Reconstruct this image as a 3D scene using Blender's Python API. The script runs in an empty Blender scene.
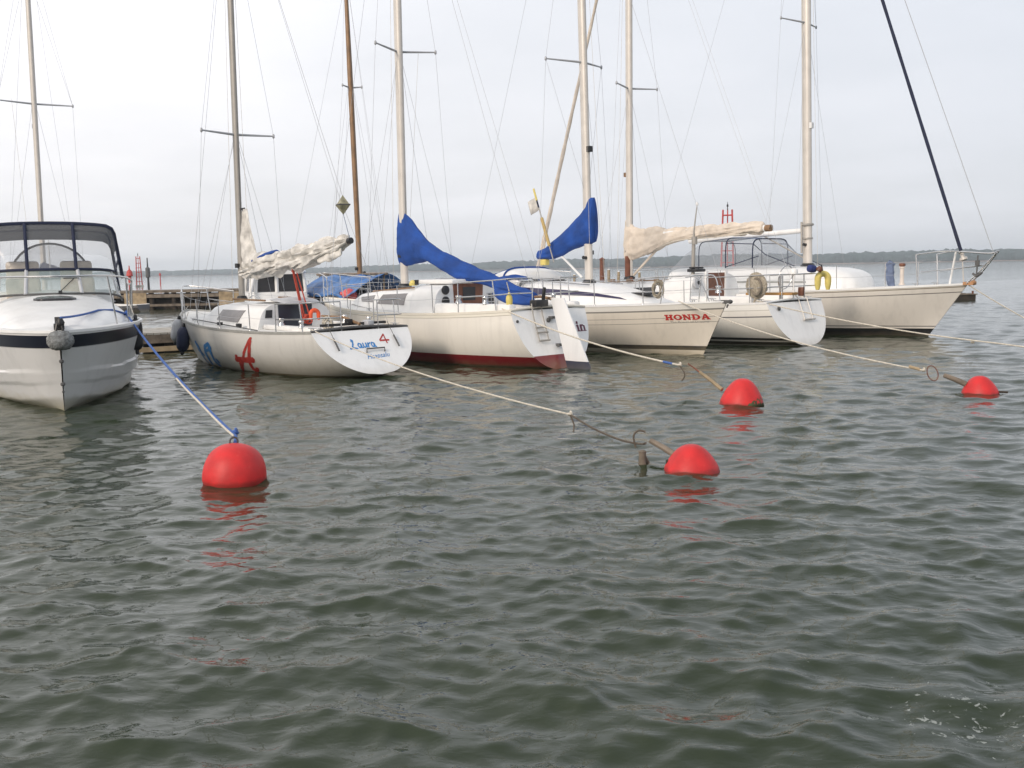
import bpy, bmesh, math, random
import numpy as np
from mathutils import Vector, Matrix, noise

SC = bpy.context.scene
COL = SC.collection
PI = math.pi
rad = math.radians
RNG = random.Random(7)

# ------------------------------------------------------------------ materials
def new_mat(name):
    m = bpy.data.materials.new(name); m.use_nodes = True
    nt = m.node_tree; b = nt.nodes['Principled BSDF']
    return m, nt, b

def mat(name, col, rough=.5, metal=0., var=.12, scale=6., bump=0., bscale=40., alpha=None, coat=0., streak=None):
    """principled surface with uneven colour (two noises) and optional bump"""
    m, nt, b = new_mat(name)
    N, L = nt.nodes, nt.links
    tc = N.new('ShaderNodeTexCoord')
    n1 = N.new('ShaderNodeTexNoise'); n1.inputs['Scale'].default_value = scale; n1.inputs['Detail'].default_value = 5
    L.new(tc.outputs['Object'], n1.inputs['Vector'])
    ramp = N.new('ShaderNodeMapRange')
    ramp.inputs['From Min'].default_value = .3; ramp.inputs['From Max'].default_value = .7
    ramp.inputs['To Min'].default_value = 1 - var; ramp.inputs['To Max'].default_value = 1 + var * .5
    L.new(n1.outputs['Fac'], ramp.inputs['Value'])
    mul = N.new('ShaderNodeVectorMath'); mul.operation = 'MULTIPLY'
    mul.inputs[0].default_value = col[:3]
    L.new(ramp.outputs['Result'], mul.inputs[1])
    L.new(mul.outputs['Vector'], b.inputs['Base Color'])
    b.inputs['Roughness'].default_value = rough
    b.inputs['Metallic'].default_value = metal
    if coat: b.inputs['Coat Weight'].default_value = coat
    if bump:
        n2 = N.new('ShaderNodeTexNoise'); n2.inputs['Scale'].default_value = bscale; n2.inputs['Detail'].default_value = 4
        L.new(tc.outputs['Object'], n2.inputs['Vector'])
        bp = N.new('ShaderNodeBump'); bp.inputs['Strength'].default_value = bump; bp.inputs['Distance'].default_value = .02
        L.new(n2.outputs['Fac'], bp.inputs['Height']); L.new(bp.outputs['Normal'], b.inputs['Normal'])
    if alpha is not None:
        b.inputs['Alpha'].default_value = alpha
    return m

def hull_mat(name, base, zbands=(), bbands=(), rough=.28, grime=(.32, .27, .17), grime_h=.22, grime_amt=.45):
    """gel coat: bands by height above water, bands by distance below the sheer, waterline scum"""
    m, nt, b = new_mat(name)
    N, L = nt.nodes, nt.links
    tc = N.new('ShaderNodeTexCoord')
    sep = N.new('ShaderNodeSeparateXYZ'); L.new(tc.outputs['Object'], sep.inputs[0])
    at = N.new('ShaderNodeAttribute'); at.attribute_name = 'below'
    def rgb(c):
        n = N.new('ShaderNodeRGB'); n.outputs[0].default_value = (*c, 1); return n.outputs[0]
    def band(sock, lo, hi):
        a = N.new('ShaderNodeMath'); a.operation = 'GREATER_THAN'; L.new(sock, a.inputs[0]); a.inputs[1].default_value = lo
        c = N.new('ShaderNodeMath'); c.operation = 'LESS_THAN'; L.new(sock, c.inputs[0]); c.inputs[1].default_value = hi
        d = N.new('ShaderNodeMath'); d.operation = 'MULTIPLY'; L.new(a.outputs[0], d.inputs[0]); L.new(c.outputs[0], d.inputs[1])
        return d.outputs[0]
    def mix(f, a, c):
        n = N.new('ShaderNodeMix'); n.data_type = 'RGBA'
        L.new(f, n.inputs['Factor']); L.new(a, n.inputs['A']); L.new(c, n.inputs['B']); return n.outputs['Result']
    cur = rgb(base)
    # faint blotches and vertical run marks of weathered gel coat
    mp = N.new('ShaderNodeMapping'); mp.inputs['Scale'].default_value = (7, 7, .7); L.new(tc.outputs['Object'], mp.inputs[0])
    nz = N.new('ShaderNodeTexNoise'); nz.inputs['Scale'].default_value = 1.; nz.inputs['Detail'].default_value = 6; L.new(mp.outputs[0], nz.inputs[0])
    mr = N.new('ShaderNodeMapRange'); mr.inputs[1].default_value = .5; mr.inputs[2].default_value = .8; mr.inputs[3].default_value = 0; mr.inputs[4].default_value = .42
    L.new(nz.outputs['Fac'], mr.inputs[0])
    cur = mix(mr.outputs[0], cur, rgb(tuple(c * .72 for c in base)))
    for lo, hi, c in bbands: cur = mix(band(at.outputs['Fac'], lo, hi), cur, rgb(c))
    for lo, hi, c in zbands: cur = mix(band(sep.outputs[2], lo, hi), cur, rgb(c))
    # scum line
    n2 = N.new('ShaderNodeTexNoise'); n2.inputs['Scale'].default_value = 5; n2.inputs['Detail'].default_value = 5; L.new(tc.outputs['Object'], n2.inputs[0])
    zz = N.new('ShaderNodeMath'); zz.operation = 'MULTIPLY_ADD'; L.new(n2.outputs['Fac'], zz.inputs[0]); zz.inputs[1].default_value = -.18; L.new(sep.outputs[2], zz.inputs[2])
    g = N.new('ShaderNodeMapRange'); g.inputs[1].default_value = -.09; g.inputs[2].default_value = grime_h - .09; g.inputs[3].default_value = grime_amt; g.inputs[4].default_value = 0
    L.new(zz.outputs[0], g.inputs[0])
    cur = mix(g.outputs[0], cur, rgb(grime))
    L.new(cur, b.inputs['Base Color'])
    b.inputs['Roughness'].default_value = rough
    b.inputs['Coat Weight'].default_value = .15
    return m

def buoy_mat():
    """sun-faded red plastic with scuffs and a slimy waterline"""
    m = mat('faded_buoy_plastic', (.60, .019, .019), .52, var=.22, scale=6, bump=.10, bscale=25)
    nt = m.node_tree; N, L = nt.nodes, nt.links; b = N['Principled BSDF']
    src = b.inputs['Base Color'].links[0].from_socket
    tc = N.new('ShaderNodeTexCoord'); oi = N.new('ShaderNodeObjectInfo')
    ad = N.new('ShaderNodeVectorMath'); ad.operation = 'ADD'; L.new(tc.outputs['Object'], ad.inputs[0]); L.new(oi.outputs['Random'], ad.inputs[1])
    n = N.new('ShaderNodeTexNoise'); n.inputs['Scale'].default_value = 17; n.inputs['Detail'].default_value = 6; n.inputs['Roughness'].default_value = .7; L.new(ad.outputs[0], n.inputs[0])
    r = N.new('ShaderNodeMapRange'); r.inputs[1].default_value = .60; r.inputs[2].default_value = .74; r.inputs[4].default_value = .5; L.new(n.outputs['Fac'], r.inputs[0])
    x = N.new('ShaderNodeMix'); x.data_type = 'RGBA'; L.new(r.outputs[0], x.inputs['Factor']); L.new(src, x.inputs['A']); x.inputs['B'].default_value = (.62, .10, .07, 1)
    sp = N.new('ShaderNodeSeparateXYZ'); L.new(tc.outputs['Object'], sp.inputs[0])
    n2 = N.new('ShaderNodeTexNoise'); n2.inputs['Scale'].default_value = 9; n2.inputs['Detail'].default_value = 4; L.new(ad.outputs[0], n2.inputs[0])
    z = N.new('ShaderNodeMath'); z.operation = 'MULTIPLY_ADD'; L.new(n2.outputs['Fac'], z.inputs[0]); z.inputs[1].default_value = -.09; L.new(sp.outputs[2], z.inputs[2])
    g = N.new('ShaderNodeMapRange'); g.inputs[1].default_value = -.02; g.inputs[2].default_value = .012; g.inputs[3].default_value = .5; g.inputs[4].default_value = 0; L.new(z.outputs[0], g.inputs[0])
    y = N.new('ShaderNodeMix'); y.data_type = 'RGBA'; L.new(g.outputs[0], y.inputs['Factor']); L.new(x.outputs['Result'], y.inputs['A']); y.inputs['B'].default_value = (.10, .022, .016, 1)
    L.new(y.outputs['Result'], b.inputs['Base Color'])
    return m

def glass_mat(name, col, alpha, rough=.08):
    m, nt, b = new_mat(name)
    b.inputs['Base Color'].default_value = (*col, 1); b.inputs['Roughness'].default_value = rough
    b.inputs['Alpha'].default_value = alpha
    n = nt.nodes.new('ShaderNodeTexNoise'); n.inputs['Scale'].default_value = 5
    tc = nt.nodes.new('ShaderNodeTexCoord'); nt.links.new(tc.outputs['Object'], n.inputs['Vector'])
    bp = nt.nodes.new('ShaderNodeBump'); bp.inputs['Strength'].default_value = .25; bp.inputs['Distance'].default_value = .05
    nt.links.new(n.outputs['Fac'], bp.inputs['Height']); nt.links.new(bp.outputs['Normal'], b.inputs['Normal'])
    return m

WHITE = (.80, .79, .76)
M = dict(
    gel=mat('white_gelcoat', (.80, .80, .79), .35, var=.08, scale=3),
    deck=mat('deck_paint', (.76, .75, .72), .6, var=.12, scale=5, bump=.1, bscale=90),
    cream=mat('cream_gelcoat', (.74, .70, .61), .4, var=.08, scale=3),
    alu=mat('mast_aluminium', (.62, .585, .54), .42, .15, var=.1, scale=3),
    alu_grey=mat('grey_aluminium', (.36, .34, .31), .45, .2, var=.1, scale=3),
    steel=mat('stainless_steel', (.55, .55, .55), .25, .9, var=.05),
    wire=mat('rigging_wire', (.42, .43, .45), .45, .2, var=.05),
    dark=mat('black_plastic', (.018, .018, .02), .45, var=.2),
    rubber=mat('grey_rubber', (.10, .10, .10), .7, var=.2),
    railgrey=mat('grey_rub_strip', (.36, .36, .34), .5, var=.2, scale=20),
    teak=mat('weathered_teak', (.25, .15, .08), .7, var=.35, scale=12, bump=.2),
    mahog=mat('brown_board', (.17, .065, .035), .5, var=.3, scale=9),
    woodmast=mat('varnished_spruce', (.27, .155, .075), .45, var=.3, scale=4),
    blue=mat('blue_canvas', (.007, .060, .29), .8, var=.3, scale=3, bump=.5, bscale=18),
    tarp=mat('blue_tarp', (.045, .16, .42), .45, var=.45, scale=5, bump=.6, bscale=12),
    navy=mat('navy_canvas', (.012, .018, .05), .8, var=.25, scale=5),
    creamcan=mat('cream_canvas', (.66, .58, .49), .85, var=.2, scale=4, bump=.5, bscale=20),
    sail=mat('white_sailcloth', (.66, .64, .60), .8, var=.45, scale=5, bump=.25, bscale=14),
    win=mat('dark_window', (.03, .03, .034), .12, var=.1),
    greywin=mat('grey_window', (.20, .19, .19), .2, var=.15),
    purple=mat('dark_purple_window', (.035, .028, .075), .15, var=.1),
    navyboard=mat('navy_board', (.018, .026, .045), .35, var=.2),
    red=mat('red_rope', (.42, .055, .03), .7, var=.25, scale=20),
    orange=mat('orange_foam', (.75, .10, .03), .6, var=.2, scale=10),
    yellow=mat('yellow_foam', (.70, .58, .17), .6, var=.15, scale=10),
    ropew=mat('white_rope', (.68, .63, .54), .85, var=.3, scale=30, bump=.6, bscale=120),
    ropeb=mat('blue_rope', (.06, .14, .42), .8, var=.35, scale=30, bump=.6, bscale=120),
    ropedark=mat('dark_wet_rope', (.11, .09, .07), .8, var=.4, scale=25),
    buoy=mat('red_buoy_plastic', (.60, .019, .019), .55, var=.28, scale=7, bump=.08, bscale=25),
    beacon=mat('red_beacon_paint', (.55, .05, .04), .55, var=.3, scale=3),
    rust=mat('rusty_steel', (.20, .075, .045), .85, var=.45, scale=5),
    timber=mat('weathered_timber', (.19, .155, .12), .85, var=.5, scale=4, bump=.4, bscale=20),
    palewood=mat('pale_timber', (.38, .29, .18), .85, var=.4, scale=4, bump=.3),
    darkwood=mat('dark_wet_timber', (.045, .035, .026), .85, var=.5, scale=4),
    concrete=mat('pale_concrete', (.42, .40, .36), .85, var=.25, scale=3, bump=.3),
    greyfend=mat('grey_fender', (.50, .51, .53), .5, var=.15, scale=6),
    navyfend=mat('navy_fender', (.02, .028, .07), .6, var=.2, scale=6),
    blackfend=mat('black_fender', (.012, .012, .015), .6, var=.2),
    ropefend=mat('grey_ropework', (.24, .25, .25), .9, var=.5, scale=22, bump=1., bscale=45),
    beige=mat('beige_netting', (.42, .37, .29), .9, var=.45, scale=22, bump=.8, bscale=60),
    redlet=mat('red_letter_vinyl', (.50, .035, .03), .4, var=.12),
    bluelet=mat('blue_letter_paint', (.04, .24, .60), .5, var=.25, scale=12),
    redpaint=mat('red_letter_paint', (.46, .045, .035), .55, var=.3, scale=10),
    greylet=mat('grey_letter_vinyl', (.33, .32, .30), .5, var=.1),
    bluebl=mat('blue_grey_cloth', (.13, .17, .27), .85, var=.35, scale=12),
    clear=glass_mat('clear_vinyl', (.62, .64, .66), .36, .15),
    vinyl=glass_mat('window_vinyl', (.55, .57, .60), .16, .12),
    smoke=glass_mat('smoked_vinyl', (.10, .115, .15), .62, .12),
    wscreen=glass_mat('green_windscreen_glass', (.35, .45, .43), .42, .05),
    hyp=mat('hypalon_grey', (.25, .25, .26), .7),
)

# ------------------------------------------------------------------ mesh builder
class MB:
    def __init__(s): s.v, s.f, s.below = [], [], None
    def add(s, vs, fs):
        o = len(s.v); s.v += [tuple(p) for p in vs]; s.f += [tuple(i + o for i in f) for f in fs]; return s
    def grid(s, rows, closed=False, cap=False):
        """rows of equal length points"""
        n = len(rows[0]); vs = [p for r in rows for p in r]; fs = []
        for i in range(len(rows) - 1):
            for j in range(n if closed else n - 1):
                k = (j + 1) % n
                fs.append((i*n + j, i*n + k, (i+1)*n + k, (i+1)*n + j))
        if cap and closed:
            fs.append(tuple(reversed(range(n)))); fs.append(tuple((len(rows)-1)*n + j for j in range(n)))
        return s.add(vs, fs)
    def tube(s, pts, r, n=8, cap=True, oval=1.):
        pts = [Vector(p) for p in pts]; R = r if isinstance(r, (list, tuple)) else [r] * len(pts)
        rows = []; up = None
        for i, p in enumerate(pts):
            t = (pts[min(i+1, len(pts)-1)] - pts[max(i-1, 0)])
            if t.length < 1e-9: t = Vector((0, 0, 1))
            t.normalize()
            if up is None:
                up = Vector((1, 0, 0)) if abs(t.z) > .7 else Vector((0, 0, 1))
            a = (up - t * up.dot(t))
            if a.length < 1e-6: a = t.orthogonal()
            a.normalize(); up = a; b = t.cross(a)
            rows.append([p + a * (math.cos(2*PI*k/n) * R[i] * oval) + b * (math.sin(2*PI*k/n) * R[i]) for k in range(n)])
        return s.grid(rows, True, cap)
    def box(s, c, d, rz=0., ry=0., taper=1.):
        c = Vector(c); m = Matrix.Rotation(rz, 3, 'Z') @ Matrix.Rotation(ry, 3, 'Y'); x, y, z = d[0]/2, d[1]/2, d[2]/2
        vs = [c + m @ Vector((sx*x*(taper if sz > 0 else 1), sy*y*(taper if sz > 0 else 1), sz*z)) for sz in (-1, 1) for sy in (-1, 1) for sx in (-1, 1)]
        return s.add(vs, [(0, 2, 3, 1), (4, 5, 7, 6), (0, 1, 5, 4), (2, 6, 7, 3), (0, 4, 6, 2), (1, 3, 7, 5)])
    def lathe(s, prof, c=(0, 0, 0), n=20, axis=None):
        q = Vector((0, 0, 1)).rotation_difference(Vector(axis).normalized()) if axis else None
        rows = []
        for r, z in prof:
            row = []
            for k in range(n):
                p = Vector((r*math.cos(2*PI*k/n), r*math.sin(2*PI*k/n), z))
                if q: p = q @ p
                row.append(p + Vector(c))
            rows.append(row)
        return s.grid(rows, True, True)
    def torus(s, c, R, r, nrm=(0, 0, 1), n=28, k=8, a0=0., a1=2*PI, sx=1.):
        q = Vector((0, 0, 1)).rotation_difference(Vector(nrm).normalized()); full = abs(a1 - a0 - 2*PI) < 1e-6
        rows = []
        for i in range(n if full else n + 1):
            a = a0 + (a1 - a0) * i / n; row = []
            for j in range(k):
                b = 2*PI*j/k; rr = R + r*math.cos(b)
                row.append(q @ Vector((sx*rr*math.cos(a), rr*math.sin(a), r*math.sin(b))) + Vector(c))
            rows.append(row)
        if full: rows.append(rows[0])
        return s.grid(rows, True, not full)
    def build(s, name, m, parent=None, smooth=True, angle=40, bevel=0.):
        me = bpy.data.meshes.new(name); me.from_pydata(s.v, [], s.f); me.update()
        bm = bmesh.new(); bm.from_mesh(me)
        bmesh.ops.remove_doubles(bm, verts=bm.verts, dist=1e-5)
        bmesh.ops.recalc_face_normals(bm, faces=bm.faces)
        if bevel:
            bmesh.ops.bevel(bm, geom=[e for e in bm.edges if e.is_manifold and e.calc_face_angle(0) > .5], offset=bevel, segments=2, affect='EDGES', profile=.5)
        if smooth:
            for f in bm.faces: f.smooth = True
            for e in bm.edges:
                if e.is_manifold and e.calc_face_angle(0) > rad(angle): e.smooth = False
        bm.to_mesh(me); bm.free()
        o = bpy.data.objects.new(name, me); COL.objects.link(o)
        if m: me.materials.append(m)
        if parent: o.parent = parent
        return o

def horseshoe(mb, h, R, H, r, n=28, k=10):
    """upside-down U in the vertical plane along the direction h"""
    h = Vector(h).normalized(); pts = [h*R + Vector((0, 0, -H))]
    pts += [h*(R*math.cos(PI*i/14)) + Vector((0, 0, R*math.sin(PI*i/14))) for i in range(15)] + [-h*R + Vector((0, 0, -H))]
    P = catmull(pts, 4); N = len(P)
    return mb.tube(P, [r*min(1, .55 + .2*min(i, N-1-i)) for i in range(N)], k)

def tag(o, label=None, cat=None, group=None, kind=None):
    if label: o['label'] = label
    if cat: o['category'] = cat
    if group: o['group'] = group
    if kind: o['kind'] = kind
    return o

def thing(name, label, cat, loc=(0, 0, 0), rz=0., group=None):
    o = bpy.data.objects.new(name, None); COL.objects.link(o); o.empty_display_size = .2
    o.location = loc; o.rotation_euler = (0, 0, rz)
    return tag(o, label, cat, group)

def lerp(a, b, t): return a + (b - a) * t
def smooth(a, b, x):
    t = min(1, max(0, (x - a) / (b - a))); return t*t*(3 - 2*t)
def catmull(pts, n=8):
    pts = [Vector(p) for p in pts]; out = []
    for i in range(len(pts) - 1):
        p0, p1, p2, p3 = pts[max(i-1, 0)], pts[i], pts[i+1], pts[min(i+2, len(pts)-1)]
        for k in range(n):
            t = k / n
            out.append(.5*((2*p1) + (p2-p0)*t + (2*p0-5*p1+4*p2-p3)*t*t + (3*p1-p0-3*p2+p3)*t**3))
    out.append(pts[-1]); return out

# ------------------------------------------------------------------ hulls
class Hull:
    def __init__(s, L, bt, bm, tm, zs, zk, stern, bow, n=(2.2, 2.6, 1.5), m=(2., 2., 1.4), bowq=.9, bowp=2., section=None):
        s.L, s.bt, s.bm, s.tm, s.zs3, s.zk3, s.stern, s.bow, s.n, s.m, s.bowq, s.bowp, s.section = L, bt, bm, tm, zs, zk, stern, bow, n, m, bowq, bowp, section
    @staticmethod
    def q(v, t): # quadratic through t=0,.5,1
        a, b, c = v; return a*(1-t)*(1-2*t) + 4*b*t*(1-t) + c*t*(2*t-1)
    def zs(s, t): return s.q(s.zs3, t)
    def zk(s, t):
        a, b, c = s.zk3
        return lerp(a, b, math.sin(PI/2*min(1, t/.5))) if t < .5 else lerp(b, c, ((t-.5)/.5)**2.2)
    def b(s, t):
        if t < s.tm: return s.bt + (s.bm - s.bt) * math.sin(PI/2 * t / s.tm)
        u = (t - s.tm) / (1 - s.tm); return max(.012, s.bm * max(0, 1 - u**s.bowp)**s.bowq)
    def xz(s, t, z): return lerp(s.stern(z), s.bow(z), t)
    def pt(s, t, f, side, out=0.):
        zt, zb = s.zs(t), s.zk(t); z = lerp(zt, zb, f)
        if s.section: y = s.b(t) * s.section(f, t)
        else:
            n, m = s.q(s.n, t), s.q(s.m, t)
            y = s.b(t) * max(0, 1 - f**n)**(1/m)
        return Vector((s.xz(t, z), side * (y + out), z))
    def at(s, x, z, side, off=0.):
        t = (x - s.stern(z)) / (s.bow(z) - s.stern(z)); f = (s.zs(t) - z) / (s.zs(t) - s.zk(t))
        p = s.pt(t, f, side)
        if off:
            a = s.pt(t + .01, f, side) - p; b = s.pt(t, f + .01, side) - p; nn = a.cross(b).normalized()
            if nn.y * side < 0: nn = -nn
            p = p + nn * off
        return p
    def sheer(s, t, side, inset=0., dz=0.):
        p = s.pt(t, 0, side); p.y -= side * min(inset, abs(p.y)); p.z += dz; return p
    def ts(s, n=56): return [i/n for i in range(n+1)]
    def build(s, root, m, deckmat, railmat=None, rail=(.03, .035), camber=.05, transom=None, nf=26, deckdrop=0., lip=None):
        T = s.ts(); F = [(i/nf)**1. for i in range(nf+1)]
        mb = MB(); below = []
        rows = []
        for t in T:
            rows.append([s.pt(t, f, 1) for f in F] + [s.pt(t, f, -1) for f in reversed(F[:-1])])
        mb.grid(rows)
        n = len(rows[0])
        if not transom: mb.add(rows[0], [tuple(range(n))])
        o = mb.build('hull', m, root)
        me = o.data; at = me.attributes.new('below', 'FLOAT', 'POINT')
        # distance below the sheer, from the fore-and-aft position
        def bel(co):
            t = min(1, max(0, (co.x - s.stern(co.z)) / (s.bow(co.z) - s.stern(co.z)))); return s.zs(t) - co.z
        at.data.foreach_set('value', [bel(v.co) for v in me.vertices])
        if transom:
            tb = MB(); tb.add(rows[0], [tuple(range(n))]); tb.build('transom', transom, root)
        d = MB(); rows = []
        for t in T:
            b = abs(s.pt(t, 0, 1).y); row = []
            for k in range(9):
                y = -1 + k/4; p = s.pt(t, 0, 1)
                row.append(Vector((p.x, b*y*.998, p.z - .006 - deckdrop + camber*(1-y*y)*min(1, b))))
            rows.append(row)
        d.grid(rows); d.build('deck', deckmat, root)
        if railmat:
            w, h = rail; r = MB()
            for side in (1, -1):
                rows = []
                for t in T:
                    p = s.sheer(t, side); b = p.y
                    rows.append([p + Vector((0, side*.012, -h*.4)), p + Vector((0, side*.012, h*.6)), p + Vector((0, -side*w, h*.6)), p + Vector((0, -side*w, -h*.4))])
                r.grid(rows, True, True)
            r.build('toe_rail', railmat, root)
        return o

class Trunk:
    """cabin trunk / coachroof: rounded box lofted along x"""
    def __init__(s, hull, stations, e=.42, tumble=.12):
        s.h, s.st, s.e, s.tb = hull, stations, e, tumble  # stations (x, half width, base z, height)
    def par(s, x):
        S = s.st
        for i in range(len(S)-1):
            if x <= S[i+1][0] or i == len(S)-2:
                u = (x - S[i][0]) / (S[i+1][0] - S[i][0]); u = min(1, max(0, u)); u2 = u
                return [lerp(S[i][k], S[i+1][k], u2) for k in (1, 2, 3)]
    def sec(s, x, a):
        w, z0, h = s.par(x); c, sn = math.cos(a), math.sin(a)
        zz = abs(sn)**s.e; y = w * (1 if c > 0 else -1) * abs(c)**s.e * (1 - s.tb*zz*min(1, h/.3))
        return Vector((x, y, z0 + h*(zz*.88 + .12*(1-(y/w)**2)*zz)))
    def side(s, x, zf, sd, off=0.):
        a = math.asin(min(1, (zf/.9)**(1/s.e)))
        if sd < 0: a = PI - a
        p = s.sec(x, a)
        if off: p = p + Vector((0, sd*off, off*.25))
        return p
    def mesh(s, n=40, m=28):
        mb = MB(); x0, x1 = s.st[0][0], s.st[-1][0]
        xs = sorted(set([lerp(x0, x1, i/n) for i in range(n+1)] + [q[0] for q in s.st]))
        rows = [[s.sec(x, PI*j/m) for j in range(m+1)] for x in xs]
        mb.grid(rows); mb.add(rows[0], [tuple(range(m+1))]); mb.add(rows[-1], [tuple(range(m+1))])
        return mb
    def window(s, corners, sd, name, m, parent, thick=.012, n=10):
        """corners: 4 of (x, zf): top-left, top-right, bottom-right, bottom-left along the side"""
        mb = MB(); a, b, c, d = corners
        out, inn = [], []
        for off, lst in ((thick, out), (-.01, inn)):
            for i in range(n+1):
                u = i/n
                lst.append([s.side(lerp(lerp(a[0], b[0], u), lerp(d[0], c[0], u), v/3), lerp(lerp(a[1], b[1], u), lerp(d[1], c[1], u), v/3), sd, off) for v in range(4)])
        mb.grid(out)
        ring_o = [r[0] for r in out] + out[-1][1:] + [r[3] for r in reversed(out[:-1])] + list(reversed(out[0][1:3]))
        ring_i = [r[0] for r in inn] + inn[-1][1:] + [r[3] for r in reversed(inn[:-1])] + list(reversed(inn[0][1:3]))
        mb.grid([ring_o, ring_i], True)
        return mb.build(name, m, parent, angle=30)

def panel(name, pts, m, parent, thick=.015, nrm=None):
    """flat polygon with thickness"""
    pts = [Vector(p) for p in pts]
    n = Vector(nrm).normalized() if nrm else (pts[1]-pts[0]).cross(pts[-1]-pts[0]).normalized()
    k = len(pts); mb = MB()
    a = [p + n*thick for p in pts]; b = [p - n*.004 for p in pts]
    mb.add(a + b, [tuple(range(k)), tuple(reversed(range(k, 2*k)))] + [(i, (i+1) % k, k + (i+1) % k, k + i) for i in range(k)])
    return mb.build(name, m, parent, smooth=False)

def cover(name, stations, m, parent, wr=.03, seed=0, n=26, sub=10, ties=0, fold=0., fine=.55):
    """canvas lofted along a spar: stations (x, ztop, zbottom, half width, y)"""
    mb = MB(); rows = []
    P = [Vector((q[0], q[1], q[2])) for q in stations]; W = [Vector((q[3], q[4] if len(q) > 4 else 0, 0)) for q in stations]
    P, W = catmull(P, sub), catmull(W, sub); N = len(P)
    for i, (p, w) in enumerate(zip(P, W)):
        row = []; zc = (p[1]+p[2])/2; h = max(.01, (p[1]-p[2])/2)
        for k in range(n):
            a = 2*PI*k/n; c, sn = math.cos(a), math.sin(a)
            q = Vector((p[0], w[1] + w[0]*c*(1 - .35*sn), zc + h*(abs(sn)**.85)*(1 if sn > 0 else -1)))
            d = Vector((0, c, sn))
            nz = noise.noise(Vector((q.x*2.2 + q.z*1.6 + seed, q.z*2.6 - q.x*1.1, seed*1.7 + c))) + fine*noise.noise(Vector((q.x*6 - q.z*5, q.z*7 + seed, 3 + c)))
            nz += fold*noise.noise(Vector((q.x*1.1 + seed, sn*4.5 + q.x*1.8, c*3)))
            edge = min(1, i/3, (N-1-i)/3)
            pinch = 0
            if ties: pinch = -.35*max(0, math.cos(2*PI*i/N*ties))**10
            row.append(q + d*(wr*nz*edge + pinch*wr*1.6))
        rows.append(row)
    mb.grid(rows, True, True)
    return mb.build(name, m, parent, angle=75)

# ------------------------------------------------------------------ lettering: shapes rasterised into small faces that follow a surface
def seg_d(px, py, a, b):
    ax, ay = a; bx, by = b; dx, dy = bx-ax, by-ay; l = dx*dx + dy*dy
    t = 0 if l == 0 else max(0, min(1, ((px-ax)*dx + (py-ay)*dy)/l))
    return math.hypot(px-ax-t*dx, py-ay-t*dy)
def strokes(lines):
    """lines: list of (radius, [(x,y)...])"""
    def f(x, y):
        for r, pl in lines:
            for i in range(len(pl)-1):
                if seg_d(x, y, pl[i], pl[i+1]) < r: return True
        return False
    return f
def letters(name, inside, W, H, res, mapf, m, parent):
    nx, ny = int(W*res), int(H*res); mb = MB(); idx = {}
    def vid(i, j):
        if (i, j) not in idx:
            idx[i, j] = len(mb.v); mb.v.append(tuple(mapf(i/res, j/res)))
        return idx[i, j]
    for j in range(ny):
        for i in range(nx):
            if inside((i+.5)/res, (j+.5)/res): mb.f.append((vid(i, j), vid(i+1, j), vid(i+1, j+1), vid(i, j+1)))
    return mb.build(name, m, parent, smooth=False)
def font_letters(name, text, mapf, m, parent, shear=0., size=1.):
    cu = bpy.data.curves.new(name, 'FONT'); cu.body = text; cu.size = size; cu.shear = shear
    to = bpy.data.objects.new(name, cu); COL.objects.link(to)
    dg = bpy.context.evaluated_depsgraph_get(); me = bpy.data.meshes.new_from_object(to.evaluated_get(dg))
    bpy.data.objects.remove(to); bpy.data.curves.remove(cu)
    w = max(v.co.x for v in me.vertices); 
    for v in me.vertices: v.co = mapf(v.co.x / w, v.co.y)
    me.materials.clear(); me.materials.append(m); me.name = name
    o = bpy.data.objects.new(name, me); COL.objects.link(o); o.parent = parent
    return o

def honda_shape(x, y):
    k, u = divmod(x, 1.08); u /= 1.0
    if u > 1: return False
    R = lambda a, b, c, d: a <= u <= b and c <= y <= d
    serif = lambda a, b: R(a, b, 0, .2) or R(a, b, .8, 1)
    if k == 0: return R(.1, .36, 0, 1) or R(.64, .9, 0, 1) or R(.3, .7, .39, .61) or serif(0, .45) or serif(.55, 1)
    if k == 1:
        a = ((u-.5)/.5)**2 + ((y-.5)/.5)**2; b = ((u-.5)/.24)**2 + ((y-.5)/.31)**2; return a <= 1 and b >= 1
    if k == 2: return R(.1, .28, 0, 1) or R(.72, .9, 0, 1) or R(0, .38, 0, .18) or R(.62, 1, .82, 1) or (abs((u - .1) - (1-y)*.62 - .09) < .15 and .05 < u < .9)or R(0, .3, .82, 1)
    if k == 3:
        if R(0, .45, 0, .2) or R(0, .45, .8, 1) or R(.1, .35, 0, 1): return True
        a = ((u-.4)/.58)**2 + ((y-.5)/.5)**2; b = ((u-.4)/.31)**2 + ((y-.5)/.3)**2; return u >= .35 and a <= 1 and b >= 1
    if k == 4:
        return R(0, .4, 0, .18) or R(.56, 1, 0, .18) or R(.25, .75, .28, .44) or (abs((u - .12) - y*.34) < .085) or (abs((u - .86) + y*.36) < .14)
    return False

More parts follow.
